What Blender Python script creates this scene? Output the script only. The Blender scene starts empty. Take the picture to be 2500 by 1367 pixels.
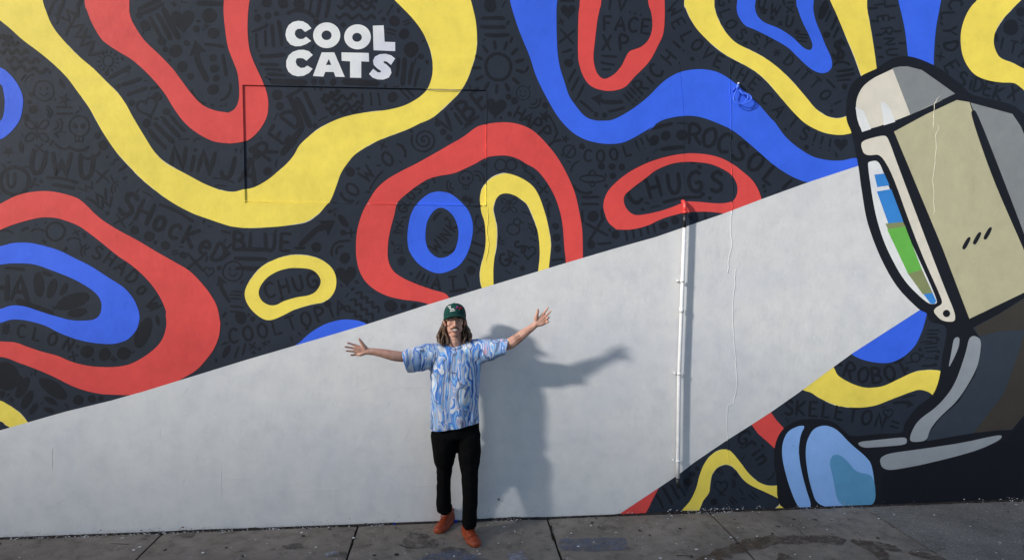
import bpy, bmesh, math, random
from mathutils import Vector, Matrix, noise
from mathutils.geometry import delaunay_2d_cdt
from mathutils.bvhtree import BVHTree

random.seed(11)
SC = bpy.context.scene
COL = SC.collection

# ------------------------------------------------------------------ camera
FOC, CAM_H = 1600.0, 2.28                    # focal length in photo pixels (2500 wide), eye height
YAW, PITCH = math.atan(145 / FOC), math.atan(83 / FOC)
CAM_D = 5.3644                               # distance of the camera from the wall face (y = 0)
FW = Vector((math.sin(YAW) * math.cos(PITCH), math.cos(YAW) * math.cos(PITCH), -math.sin(PITCH)))
RT = Vector((math.cos(YAW), -math.sin(YAW), 0))
UP = RT.cross(FW)
CAM = Vector((0, -CAM_D, CAM_H))
cam_data = bpy.data.cameras.new('camera')
cam = bpy.data.objects.new('camera', cam_data)
COL.objects.link(cam)
cam.matrix_world = Matrix((
    (RT.x, UP.x, -FW.x, CAM.x), (RT.y, UP.y, -FW.y, CAM.y), (RT.z, UP.z, -FW.z, CAM.z), (0, 0, 0, 1)))
cam_data.sensor_width = 36
cam_data.lens = 36 * FOC / 2500
cam_data.clip_start = 0.05
cam_data.clip_end = 2000
SC.camera = cam

# ------------------------------------------------------------------ light
SUN_TRAVEL = Vector((1.75, 1.0, -0.88)).normalized()
SUN_ELEV = math.asin(-SUN_TRAVEL.z)
world = bpy.data.worlds.new('World')
SC.world = world
world.use_nodes = True
wn = world.node_tree
sky = wn.nodes.new('ShaderNodeTexSky')
sky.sky_type = 'NISHITA'
sky.sun_disc = False
sky.sun_elevation = SUN_ELEV
sky.sun_rotation = math.atan2(-SUN_TRAVEL.x, -SUN_TRAVEL.y)
sky.air_density = 1.0
sky.dust_density = 1.6
sky.ozone_density = 2.0
wn.links.new(sky.outputs[0], wn.nodes['Background'].inputs[0])
wn.nodes['Background'].inputs[1].default_value = 0.15
sun_d = bpy.data.lights.new('sun', 'SUN')
sun_d.energy = 3.3
sun_d.angle = math.radians(3.8)
sun_d.color = (1.0, 0.95, 0.88)
sun = bpy.data.objects.new('sun', sun_d)
sun.rotation_euler = SUN_TRAVEL.to_track_quat('-Z', 'Y').to_euler()
sun.location = (-8, -6, 8)
COL.objects.link(sun)
SC.view_settings.view_transform = 'Standard'
SC.view_settings.look = 'None'
SC.view_settings.gamma = 1
SC.view_settings.use_curve_mapping = False
SC.view_settings.exposure = 0.40

# ------------------------------------------------------------------ survey: photo pixel -> metres
def W(px, py, Y=0.0):
    """point on the vertical plane y = Y seen at a photo pixel"""
    d = FW * FOC + RT * (px - 1250) + UP * (683.5 - py)
    return CAM + d * ((Y + CAM_D) / d.y)

def G(px, py, z=0.0):
    """point on the pavement seen at a photo pixel"""
    d = FW * FOC + RT * (px - 1250) + UP * (683.5 - py)
    return CAM + d * ((z - CAM_H) / d.z)

def TL(ox, oy, pts, s=3.4167):
    """survey sheet coordinates -> photo pixels"""
    return [(ox + x / s, oy + y / s) for x, y in pts]

# ------------------------------------------------------------------ object helpers
def link(o, parent=None):
    COL.objects.link(o)
    if parent is not None:
        o.parent = parent
        o.matrix_parent_inverse = Matrix.Translation(parent.location).inverted()
    return o

def tag(o, label=None, cat=None, group=None, kind=None):
    if label: o['label'] = label
    if cat: o['category'] = cat
    if group: o['group'] = group
    if kind: o['kind'] = kind
    return o

def empty(name, loc, label, cat, group=None):
    o = bpy.data.objects.new(name, None)
    o.location = loc
    o.empty_display_size = 0.1
    COL.objects.link(o)
    return tag(o, label, cat, group)

def mobj(name, verts, faces, mat, parent=None, smooth=False):
    me = bpy.data.meshes.new(name)
    me.from_pydata([tuple(v) for v in verts], [], faces)
    if smooth:
        me.polygons.foreach_set('use_smooth', [True] * len(me.polygons))
    me.update()
    o = bpy.data.objects.new(name, me)
    if mat: me.materials.append(mat)
    return link(o, parent)

def bobj(name, bm, mat, parent=None, smooth=False):
    me = bpy.data.meshes.new(name)
    bm.to_mesh(me); bm.free()
    if smooth:
        me.polygons.foreach_set('use_smooth', [True] * len(me.polygons))
    o = bpy.data.objects.new(name, me)
    if mat: me.materials.append(mat)
    return link(o, parent)

def catmull(pts, closed, n=5):
    out = []
    N = len(pts)
    rng = range(N) if closed else range(N - 1)
    for i in rng:
        if closed:
            p0, p1, p2, p3 = pts[(i - 1) % N], pts[i], pts[(i + 1) % N], pts[(i + 2) % N]
        else:
            p0, p1, p2, p3 = pts[max(i - 1, 0)], pts[i], pts[i + 1], pts[min(i + 2, N - 1)]
        # corners sharper than about 50 degrees stay corners
        for k in range(n):
            t = k / n
            c = []
            for a in range(len(p1)):
                m1 = (p2[a] - p0[a]) * .5
                m2 = (p3[a] - p1[a]) * .5
                t2, t3 = t * t, t * t * t
                c.append((2 * t3 - 3 * t2 + 1) * p1[a] + (t3 - 2 * t2 + t) * m1 + (-2 * t3 + 3 * t2) * p2[a] + (t3 - t2) * m2)
            out.append(tuple(c))
    if not closed: out.append(tuple(pts[-1]))
    return out

def chaikin(pts, it=2, q=.22):
    for _ in range(it):
        o = []
        N = len(pts)
        for i in range(N):
            a, b = pts[i], pts[(i + 1) % N]
            o.append((a[0] + (b[0] - a[0]) * q, a[1] + (b[1] - a[1]) * q))
            o.append((a[0] + (b[0] - a[0]) * (1 - q), a[1] + (b[1] - a[1]) * (1 - q)))
        pts = o
    return pts

def tube(bm, pts, r, seg=8, cap=True):
    """tube through 3D points; r a number or a list"""
    pts = [Vector(p) for p in pts]
    n = len(pts)
    rs = r if isinstance(r, (list, tuple)) else [r] * n
    rings = []
    ref = None
    for i, p in enumerate(pts):
        t = (pts[min(i + 1, n - 1)] - pts[max(i - 1, 0)]).normalized()
        if ref is None:
            ref = Vector((0, 0, 1)) if abs(t.z) < .9 else Vector((1, 0, 0))
        a = (ref - t * ref.dot(t)).normalized()
        ref = a
        b = t.cross(a)
        rings.append([bm.verts.new(p + (a * math.cos(2 * math.pi * k / seg) + b * math.sin(2 * math.pi * k / seg)) * max(rs[i], 1e-5)) for k in range(seg)])
    for i in range(n - 1):
        for k in range(seg):
            bm.faces.new((rings[i][k], rings[i][(k + 1) % seg], rings[i + 1][(k + 1) % seg], rings[i + 1][k]))
    if cap:
        bm.faces.new(rings[0][::-1]); bm.faces.new(rings[-1])

def box(bm, lo, hi):
    x0, y0, z0 = lo; x1, y1, z1 = hi
    v = [bm.verts.new(p) for p in ((x0, y0, z0), (x1, y0, z0), (x1, y1, z0), (x0, y1, z0), (x0, y0, z1), (x1, y0, z1), (x1, y1, z1), (x0, y1, z1))]
    for f in ((0, 3, 2, 1), (4, 5, 6, 7), (0, 1, 5, 4), (1, 2, 6, 5), (2, 3, 7, 6), (3, 0, 4, 7)):
        bm.faces.new([v[i] for i in f])

# ------------------------------------------------------------------ materials
def s2l(c):
    return tuple((v / 255 / 12.92) if v / 255 <= .04045 else ((v / 255 + .055) / 1.055) ** 2.4 for v in c)

def nodes(name):
    m = bpy.data.materials.new(name)
    m.use_nodes = True
    nt = m.node_tree
    return m, nt, nt.nodes['Principled BSDF']

def N(nt, kind, **kw):
    n = nt.nodes.new('ShaderNode' + kind)
    for k, v in kw.items():
        if k.startswith('i_'):
            key = k[2:]
            key = int(key) if key.isdigit() else key
            n.inputs[key].default_value = v
        else:
            setattr(n, k, v)
    return n

def ramp(nt, stops, interp='LINEAR'):
    r = nt.nodes.new('ShaderNodeValToRGB')
    r.color_ramp.interpolation = interp
    e = r.color_ramp.elements
    while len(e) < len(stops): e.new(.5)
    for i, (p, c) in enumerate(stops):
        e[i].position = p
        e[i].color = (*c, 1) if len(c) == 3 else c
    return r

def wall_paint(name, col, var=.10, tint=None, rough=.6, spec=.3, bump=1.0):
    """masonry paint: uneven rolled coat with plaster relief shared by every colour on the wall"""
    m, nt, b = nodes(name)
    L = nt.links.new
    tc = N(nt, 'TexCoord')
    big = N(nt, 'TexNoise', i_Scale=1.1, i_Detail=5, i_Roughness=.6)
    L(tc.outputs['Object'], big.inputs['Vector'])
    mid = N(nt, 'TexNoise', i_Scale=7, i_Detail=6, i_Roughness=.65)
    L(tc.outputs['Object'], mid.inputs['Vector'])
    c2 = tint or tuple(v * (1 - var) for v in col)
    c3 = tuple(min(1, v * (1 + var * .6)) for v in col)
    r1 = ramp(nt, [(.36, c2), (.52, col), (.68, c3)])
    L(big.outputs[0], r1.inputs[0])
    r2 = ramp(nt, [(.3, (.91, .915, .925)), (.5, (.99, .99, .99)), (.7, (1.05, 1.045, 1.03))])
    L(mid.outputs[0], r2.inputs[0])
    mx = N(nt, 'MixRGB', blend_type='MULTIPLY'); mx.inputs[0].default_value = 1
    L(r1.outputs[0], mx.inputs[1]); L(r2.outputs[0], mx.inputs[2])
    L(mx.outputs[0], b.inputs['Base Color'])
    # relief
    mp = N(nt, 'Mapping'); mp.inputs['Scale'].default_value = (1, 1, .85)
    L(tc.outputs['Object'], mp.inputs['Vector'])
    n1 = N(nt, 'TexNoise', i_Scale=5, i_Detail=3, i_Roughness=.5)
    n2 = N(nt, 'TexNoise', i_Scale=30, i_Detail=3, i_Roughness=.5)
    n3 = N(nt, 'TexNoise', i_Scale=190, i_Detail=2)
    for n_ in (n1, n2, n3): L(mp.outputs[0], n_.inputs['Vector'])
    a1 = N(nt, 'Math', operation='MULTIPLY'); a1.inputs[1].default_value = .0055
    a2 = N(nt, 'Math', operation='MULTIPLY'); a2.inputs[1].default_value = .0011
    a3 = N(nt, 'Math', operation='MULTIPLY'); a3.inputs[1].default_value = .00012
    L(n1.outputs[0], a1.inputs[0]); L(n2.outputs[0], a2.inputs[0]); L(n3.outputs[0], a3.inputs[0])
    s1 = N(nt, 'Math', operation='ADD'); s2 = N(nt, 'Math', operation='ADD')
    L(a1.outputs[0], s1.inputs[0]); L(a2.outputs[0], s1.inputs[1]); L(s1.outputs[0], s2.inputs[0]); L(a3.outputs[0], s2.inputs[1])
    bp = N(nt, 'Bump', i_Strength=.8 * bump, i_Distance=1.0)
    L(s2.outputs[0], bp.inputs['Height']); L(bp.outputs[0], b.inputs['Normal'])
    b.inputs['Roughness'].default_value = rough
    b.inputs['Specular IOR Level'].default_value = spec
    return m

def plain(name, col, rough=.6, spec=.4, var=.12, scale=30, metal=0, bump=0, bscale=200):
    m, nt, b = nodes(name)
    L = nt.links.new
    tc = N(nt, 'TexCoord')
    n = N(nt, 'TexNoise', i_Scale=scale, i_Detail=5)
    L(tc.outputs['Object'], n.inputs['Vector'])
    r = ramp(nt, [(.3, tuple(v * (1 - var) for v in col)), (.7, tuple(min(1, v * (1 + var)) for v in col))])
    L(n.outputs[0], r.inputs[0]); L(r.outputs[0], b.inputs['Base Color'])
    b.inputs['Roughness'].default_value = rough
    b.inputs['Specular IOR Level'].default_value = spec
    b.inputs['Metallic'].default_value = metal
    if bump:
        n2 = N(nt, 'TexNoise', i_Scale=bscale, i_Detail=3)
        L(tc.outputs['Object'], n2.inputs['Vector'])
        bp = N(nt, 'Bump', i_Strength=.6, i_Distance=bump)
        L(n2.outputs[0], bp.inputs['Height']); L(bp.outputs[0], b.inputs['Normal'])
    return m

K = .92
def paint_col(c): return tuple(min(.92, v / K) for v in s2l(c))
M = {}
M['dark'] = wall_paint('charcoal_wall_paint', paint_col((37, 44, 55)), .14, spec=.2)
M['ink'] = wall_paint('black_brush_paint', paint_col((24, 27, 34)), .25, spec=.2)
M['yellow'] = wall_paint('yellow_wall_paint', paint_col((230, 208, 86)), .09)
M['red'] = wall_paint('red_wall_paint', paint_col((206, 70, 66)), .10)
M['blue'] = wall_paint('blue_wall_paint', paint_col((52, 96, 218)), .10)
M['white'] = wall_paint('white_wall_paint', (.635, .637, .632), .05, tint=(.585, .593, .615))
M['letter'] = wall_paint('white_letter_paint', (.72, .73, .72), .06, tint=(.58, .60, .70))
M['undercoat'] = wall_paint('pale_undercoat', (.62, .60, .50), .1)
M['black'] = wall_paint('black_outline_paint', (.006, .007, .012), .3)
M['cream'] = wall_paint('cream_wall_paint', paint_col((207, 201, 186)), .05)
M['beige'] = wall_paint('beige_wall_paint', paint_col((174, 169, 138)), .05)
M['grey'] = wall_paint('mid_grey_wall_paint', paint_col((124, 128, 129)), .06)
M['slate'] = wall_paint('slate_wall_paint', paint_col((46, 55, 66)), .1)
M['umber'] = wall_paint('umber_wall_paint', paint_col((56, 52, 47)), .1)
M['silver'] = wall_paint('light_grey_wall_paint', paint_col((138, 144, 150)), .05)
M['navy'] = wall_paint('navy_wall_paint', paint_col((10, 14, 24)), .2)
M['sky'] = wall_paint('pale_blue_wall_paint', paint_col((128, 168, 222)), .05)
M['teal'] = wall_paint('teal_blue_wall_paint', paint_col((84, 142, 180)), .05)
M['azure'] = wall_paint('azure_wall_paint', paint_col((52, 125, 196)), .05)
M['green'] = wall_paint('leaf_green_wall_paint', paint_col((98, 170, 72)), .05)
M['olive'] = wall_paint('olive_wall_paint', paint_col((124, 132, 90)), .05)
# ================================================================== SETTING: pavement, road, ground
def concrete_mat():
    m, nt, b = nodes('weathered_concrete')
    L = nt.links.new
    tc = N(nt, 'TexCoord')
    big = N(nt, 'TexNoise', i_Scale=1.7, i_Detail=8, i_Roughness=.68)
    mid = N(nt, 'TexNoise', i_Scale=9, i_Detail=8, i_Roughness=.7)
    fine = N(nt, 'TexNoise', i_Scale=160, i_Detail=4, i_Roughness=.7)
    for n_ in (big, mid, fine): L(tc.outputs['Object'], n_.inputs['Vector'])
    r1 = ramp(nt, [(.28, (.14, .122, .10)), (.5, (.22, .193, .16)), (.72, (.29, .256, .214))])
    L(big.outputs[0], r1.inputs[0])
    r2 = ramp(nt, [(.34, (.60, .59, .58)), (.47, (.95, .95, .95)), (.72, (1.16, 1.15, 1.14))])
    L(mid.outputs[0], r2.inputs[0])
    r3 = ramp(nt, [(.35, (.7, .7, .7)), (.6, (1.1, 1.1, 1.1))])
    L(fine.outputs[0], r3.inputs[0])
    m1 = N(nt, 'MixRGB', blend_type='MULTIPLY'); m1.inputs[0].default_value = 1
    m2 = N(nt, 'MixRGB', blend_type='MULTIPLY'); m2.inputs[0].default_value = .8
    L(r1.outputs[0], m1.inputs[1]); L(r2.outputs[0], m1.inputs[2])
    L(m1.outputs[0], m2.inputs[1]); L(r3.outputs[0], m2.inputs[2])
    L(m2.outputs[0], b.inputs['Base Color'])
    bp = N(nt, 'Bump', i_Strength=.5, i_Distance=.004)
    L(fine.outputs[0], bp.inputs['Height'])
    bp2 = N(nt, 'Bump', i_Strength=.5, i_Distance=.015)
    L(mid.outputs[0], bp2.inputs['Height']); L(bp.outputs[0], bp2.inputs['Normal'])
    L(bp2.outputs[0], b.inputs['Normal'])
    b.inputs['Roughness'].default_value = .85
    b.inputs['Specular IOR Level'].default_value = .25
    return m

def aggregate_mat(name, lo, hi):
    m, nt, b = nodes(name)
    L = nt.links.new
    tc = N(nt, 'TexCoord')
    v = N(nt, 'TexVoronoi', i_Scale=170)
    big = N(nt, 'TexNoise', i_Scale=2.2, i_Detail=7, i_Roughness=.7)
    fine = N(nt, 'TexNoise', i_Scale=120, i_Detail=3)
    for n_ in (v, big, fine): L(tc.outputs['Object'], n_.inputs['Vector'])
    sep = N(nt, 'SeparateColor')
    L(v.outputs['Color'], sep.inputs[0])
    r = ramp(nt, [(0, lo), (.62, tuple(a + (c - a) * .45 for a, c in zip(lo, hi))), (.93, hi), (1, tuple(c * 1.5 for c in hi))])
    L(sep.outputs[0], r.inputs[0])
    r2 = ramp(nt, [(.3, (.65, .65, .65)), (.7, (1.2, 1.2, 1.2))])
    L(big.outputs[0], r2.inputs[0])
    mx = N(nt, 'MixRGB', blend_type='MULTIPLY'); mx.inputs[0].default_value = 1
    L(r.outputs[0], mx.inputs[1]); L(r2.outputs[0], mx.inputs[2])
    L(mx.outputs[0], b.inputs['Base Color'])
    bp = N(nt, 'Bump', i_Strength=.7, i_Distance=.006)
    L(fine.outputs[0], bp.inputs['Height']); L(bp.outputs[0], b.inputs['Normal'])
    b.inputs['Roughness'].default_value = .9
    b.inputs['Specular IOR Level'].default_value = .2
    return m

M['concrete'] = concrete_mat()
M['aggregate'] = aggregate_mat('exposed_aggregate', (.14, .132, .12), (.25, .237, .215))
M['asphalt'] = aggregate_mat('asphalt', (.03, .03, .032), (.075, .075, .075))
M['joint'] = plain('joint_dirt', (.022, .02, .017), .95, .1, .5, 40)
M['soil'] = plain('bare_ground', (.11, .1, .085), .95, .1, .3, .2)

mobj('ground', [(-600, -600, -.2), (600, -600, -.2), (600, 600, -.2), (-600, 600, -.2)], [(0, 1, 2, 3)], M['soil'])['kind'] = 'structure'
mobj('road', [(-120, -10.5, -.13), (120, -10.5, -.13), (120, -2.58, -.13), (-120, -2.58, -.13)], [(0, 1, 2, 3)], M['asphalt'])['kind'] = 'structure'
bm = bmesh.new(); box(bm, (-120, -2.6, -.19), (120, -2.45, -.004)); bmesh.ops.bevel(bm, geom=[e for e in bm.edges if all(v.co.z > -.01 for v in e.verts)], offset=.02, segments=2, affect='EDGES')
tag(bobj('kerb', bm, M['concrete']), kind='structure')
bm = bmesh.new(); box(bm, (-120, -60, -.19), (120, -10.5, -.03))
tag(bobj('far_pavement', bm, M['concrete']), kind='structure')

# pavement: a bed with one slab per bay, joints measured at the wall foot
bm = bmesh.new(); box(bm, (-40, -2.449, -.19), (40, .2, -.022))
side = tag(bobj('sidewalk', bm, M['joint']), kind='structure')
joints = [-9.98, -8.45, -6.92, -5.39, -3.85, -2.312, -.782, .782, 2.187, 3.576, 5.05, 6.55, 8.05, 9.55]
rs = random.Random(5)
for i in range(len(joints) - 1):
    x0, x1 = joints[i] + .009, joints[i + 1] - .009
    for (y0, y1) in ((-1.2, -.028), (-2.44, -1.214)):
        bm = bmesh.new()
        # uneven edges along the joints
        nx, ny = 14, 14
        grid = []
        for a in range(nx + 1):
            row = []
            for c in range(ny + 1):
                x = x0 + (x1 - x0) * a / nx; y = y0 + (y1 - y0) * c / ny
                z = .0018 * noise.noise((x * 2.1, y * 2.1, i)) 
                if a in (0, nx): x += .005 * noise.noise((y * 9, i, a)); z -= .004
                if c in (0, ny): y += .006 * noise.noise((x * 9, i, c)); z -= .004
                row.append(bm.verts.new((x, y, z)))
            grid.append(row)
        for a in range(nx):
            for c in range(ny):
                bm.faces.new((grid[a][c], grid[a + 1][c], grid[a + 1][c + 1], grid[a][c + 1]))
        ed = [e for e in bm.edges if e.is_boundary]
        ret = bmesh.ops.extrude_edge_only(bm, edges=ed)
        for v in [g for g in ret['geom'] if isinstance(g, bmesh.types.BMVert)]: v.co.z = -.02
        slab = bobj('paving_slab', bm, M['aggregate'] if x0 > 3.5 else M['concrete'], side)

# flat marks on the pavement
def ground_patch(name, px, mat, z, jit=.012, parent=side):
    P = [G(x, y) for x, y in px]
    P = [(p.x, p.y) for p in P]
    P = catmull(P, True, 9)
    P = [(x + jit * noise.noise((x * 14, y * 14, 3.1)) + jit * .7 * noise.noise((x * 45, y * 45, 1)), y + jit * noise.noise((x * 14, y * 14, 8.7)) + jit * .7 * noise.noise((x * 45, y * 45, 5))) for x, y in P]
    v, e, f, *_ = delaunay_2d_cdt([Vector(p) for p in P], [], [list(range(len(P)))], 1, 1e-6)
    return mobj(name, [(a.x, a.y, z) for a in v], [list(q) for q in f], mat, parent)

def stain_mat(name, col, rough, spec, alpha):
    m, nt, b = nodes(name)
    L = nt.links.new
    tc = N(nt, 'TexCoord')
    n = N(nt, 'TexNoise', i_Scale=16, i_Detail=8, i_Roughness=.75)
    L(tc.outputs['Object'], n.inputs['Vector'])
    r = ramp(nt, [(.3, tuple(c * .7 for c in col)), (.7, tuple(c * 1.4 for c in col))])
    L(n.outputs[0], r.inputs[0]); L(r.outputs[0], b.inputs['Base Color'])
    n2 = N(nt, 'TexNoise', i_Scale=11, i_Detail=9, i_Roughness=.8)
    L(tc.outputs['Object'], n2.inputs['Vector'])
    r2 = ramp(nt, [(.40, (alpha[0],) * 3), (.58, (alpha[1],) * 3)])
    L(n2.outputs[0], r2.inputs[0]); L(r2.outputs[0], b.inputs['Alpha'])
    b.inputs['Roughness'].default_value = rough
    b.inputs['Specular IOR Level'].default_value = spec
    return m

M['wet'] = stain_mat('damp_stain', (.085, .06, .042), .6, .3, (.05, .85))
M['bluegrey'] = stain_mat('blue_grey_paint_spill', (.125, .14, .185), .7, .3, (.1, .9))
M['palespill'] = stain_mat('pale_paint_spill', (.29, .30, .35), .7, .3, (.05, .85))
M['grime'] = stain_mat('dark_grime', (.05, .046, .042), .9, .15, (.0, .5))
for pl in ([(1700, 1372), (1740, 1345), (1790, 1330), (1830, 1315), (1880, 1310), (1960, 1308), (2030, 1307), (2062, 1318), (2055, 1328), (1990, 1325), (1950, 1330), (1900, 1328), (1865, 1340), (1800, 1352), (1760, 1372)],
           [(2078, 1318), (2130, 1322), (2175, 1330), (2200, 1345), (2160, 1342), (2175, 1360), (2150, 1369), (2120, 1345), (2090, 1330)],
           [(2215, 1345), (2270, 1350), (2312, 1369), (2250, 1364)],
           [(1900, 1350), (1925, 1356), (1930, 1369), (1900, 1369)]):
    ground_patch('damp_stain', pl, M['wet'], .0045, .03)
ground_patch('paint_spill', [(1368, 1318), (1420, 1314), (1520, 1313), (1530, 1330), (1535, 1340), (1470, 1345), (1375, 1342)], M['bluegrey'], .0045)
ground_patch('paint_spill', [(1238, 1350), (1275, 1345), (1282, 1372), (1250, 1372)], M['palespill'], .0045)
ground_patch('paint_spill', [(1040, 1358), (1110, 1343), (1150, 1352), (1200, 1378), (1020, 1378)], M['bluegrey'], .0045)
ground_patch('paint_spill', [(795, 1352), (820, 1344), (825, 1352), (800, 1358)], M['palespill'], .0045)
for pl in ([(985, 1312), (1010, 1300), (1050, 1308), (1075, 1330), (1030, 1338), (990, 1340)],
           [(805, 1350), (838, 1346), (842, 1358), (810, 1361)],
           [(1460, 1285), (1490, 1282), (1500, 1290), (1470, 1294)],
           [(1080, 1338), (1130, 1335), (1150, 1345), (1110, 1352), (1075, 1349)],
           [(440, 1303), (470, 1300), (475, 1309), (445, 1313)], [(690, 1330), (730, 1326), (742, 1336), (700, 1341)]):
    ground_patch('grime_patch', pl, M['grime'], .0035, .03)

# thousands of paint drips and flattened gum: nobody could count them
def speck_mesh(name, n, rng, mat, z, lo, hi, yspan=(-1.9, -.05)):
    bm = bmesh.new()
    for _ in range(n):
        x = rng.uniform(-4.5, 6.0); y = yspan[1] + (yspan[0] - yspan[1]) * rng.random() ** 1.15
        if 3.6 < x and rng.random() < .3: continue
        r = lo + (hi - lo) * rng.random() ** 5
        k = rng.randint(6, 8); a0 = rng.random() * 6
        el = rng.uniform(.55, 1); th = rng.random() * 3.14
        vs = []
        for j in range(k):
            a = a0 + 2 * math.pi * j / k
            rr = r * rng.uniform(.7, 1.2)
            u, w = math.cos(a) * rr, math.sin(a) * rr * el
            vs.append(bm.verts.new((x + u * math.cos(th) - w * math.sin(th), y + u * math.sin(th) + w * math.cos(th), z)))
        bm.faces.new(vs)
    return tag(bobj(name, bm, mat, side), kind='stuff')
M['drip'] = plain('dried_paint_drips', (.6, .6, .58), .8, .2, .4, 3)
M['gum'] = plain('trodden_gum', (.016, .015, .015), .8, .2, .3, 20)
speck_mesh('paint_drips', 1150, random.Random(3), M['drip'], .0052, .0025, .016)
speck_mesh('gum_spots', 520, random.Random(4), M['gum'], .0049, .003, .019)
# fine cracks and scratches in the slabs
def ground_line(name, px, w, mat, z=.0042):
    bm = bmesh.new()
    P = catmull([tuple(G(x, y))[:2] for x, y in px], False, 6)
    prev = None
    for i, (x, y) in enumerate(P):
        x += .006 * noise.noise((x * 20, y * 20, 2)); y += .006 * noise.noise((x * 20, y * 20, 7))
        q = P[min(i + 1, len(P) - 1)]; p = P[max(i - 1, 0)]
        d = Vector((q[0] - p[0], q[1] - p[1])).normalized()
        ww = w * (.6 + .8 * abs(noise.noise((x * 13, y * 13, 1))))
        a = bm.verts.new((x - d.y * ww, y + d.x * ww, z)); c = bm.verts.new((x + d.y * ww, y - d.x * ww, z))
        if prev: bm.faces.new((prev[0], prev[1], c, a))
        prev = (a, c)
    return bobj(name, bm, mat, side)
M['scratch'] = stain_mat('pale_scratch', (.26, .25, .24), .9, .1, (.25, .8))
ground_line('pale_scratch', [(1712, 1272), (1730, 1290), (1775, 1308), (1800, 1325), (1818, 1332)], .006, M['scratch'])
ground_line('pale_scratch', [(1820, 1255), (1850, 1272), (1870, 1288)], .007, M['scratch'])
ground_line('pale_scratch', [(2180, 1343), (2250, 1341), (2310, 1340)], .007, M['scratch'])
ground_line('pale_scratch', [(1010, 1300), (1030, 1299), (1052, 1299)], .008, M['scratch'])
ground_line('hairline_crack', [(1930, 1281), (1948, 1290), (1958, 1303), (1970, 1310)], .003, M['joint'])
ground_line('hairline_crack', [(2010, 1283), (2040, 1286)], .002, M['joint'])
ground_line('hairline_crack', [(975, 1329), (990, 1335), (1007, 1338)], .006, M['joint'])
ground_line('hairline_crack', [(1650, 1356), (1690, 1357)], .006, M['joint'])
ground_line('hairline_crack', [(1345, 1283), (1347, 1305), (1352, 1320)], .01, M['joint'])
ground_line('hairline_crack', [(270, 1327), (315, 1329)], .004, M['joint'])

# ================================================================== added unseen block, placed and sized to darken the foot of the wall
M['render_tan'] = plain('tan_render', (.33, .29, .24), .85, .2, .1, 3, bump=.01, bscale=60)
M['pane'] = plain('dark_window_glass', (.02, .025, .03), .08, .5, .2, 2)
M['frame_white'] = plain('painted_window_frame', (.6, .59, .56), .5, .4, .06, 8)
blocker = empty('added_shade_block', (-25.5, -18, 0), 'added unseen tan block with windows and a flat parapet, shading the wall foot', 'shade blocker')
BH = 12.78  # top edge height sets where the added block's soft shade falls
bm = bmesh.new(); box(bm, (-37, -24, -.05), (-12, -14, BH - .25)); bobj('wall', bm, M['render_tan'], blocker)
bm = bmesh.new(); box(bm, (-37.15, -24.15, BH - .25), (-11.85, -13.85, BH)); bobj('blocker_parapet', bm, M['concrete'], blocker)
for fl in range(4):
    for k in range(8):
        x = -36 + k * 3.05; z = .9 + fl * 3.0
        bm = bmesh.new()
        for lo, hi in (((x, -13.99, z), (x + .08, -13.93, z + 1.5)), ((x + 1.32, -13.99, z), (x + 1.4, -13.93, z + 1.5)), ((x + .08, -13.99, z + 1.42), (x + 1.32, -13.93, z + 1.5)), ((x - .08, -13.99, z - .1), (x + 1.48, -13.88, z)), ((x + .66, -13.985, z), (x + .74, -13.935, z + 1.42))):
            box(bm, lo, hi)
        w_ = bobj('window', bm, M['frame_white'], blocker)
        bm = bmesh.new(); box(bm, (x + .08, -13.985, z), (x + .66, -13.965, z + 1.42)); box(bm, (x + .74, -13.985, z), (x + 1.32, -13.965, z + 1.42))
        p_ = bobj('pane', bm, M['pane']); p_.parent = w_
def inside(x, y, loops):
    c = False
    for l in loops:
        j = len(l) - 1
        for i in range(len(l)):
            xi, yi = l[i]; xj, yj = l[j]
            if (yi > y) != (yj > y) and x < (xj - xi) * (y - yi) / (yj - yi) + xi: c = not c
            j = i
    return c

# ================================================================== THE PAINTED WALL
wall_bm = bmesh.new()
box(wall_bm, (-8, 0, -.15), (9.5, .3, 5.4))
RX0, RX1, RZ0, RZ1, RD = -1.630, .277, 2.617, 3.536, .010      # boarded-up opening set back in the wall
def recess(bm, split=True):
    e = .0025
    for ax, vals in ((0, (RX0, RX0 + e, RX1 - e, RX1)), (2, (RZ0, RZ0 + e, RZ1 - e, RZ1))):
        for v in vals:
            co = [0, 0, 0]; co[ax] = v
            no = [0, 0, 0]; no[ax] = 1
            bmesh.ops.bisect_plane(bm, geom=bm.verts[:] + bm.edges[:] + bm.faces[:], dist=1e-6, plane_co=co, plane_no=no)
    for v in bm.verts:
        c = v.co
        if c.y < .05 and RX0 + e - 1e-5 <= c.x <= RX1 - e + 1e-5 and RZ0 + e - 1e-5 <= c.z <= RZ1 - e + 1e-5:
            c.y += RD
def touches(pts):
    xs = [p[0] for p in pts]; zs = [p[1] for p in pts]
    return max(xs) > RX0 and min(xs) < RX1 and max(zs) > RZ0 and min(zs) < RZ1

recess(wall_bm)
wall = bobj('wall', wall_bm, M['dark'])
tag(wall, 'charcoal masonry wall painted with a mural of coloured stripes and a white beam', 'wall')

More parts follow.
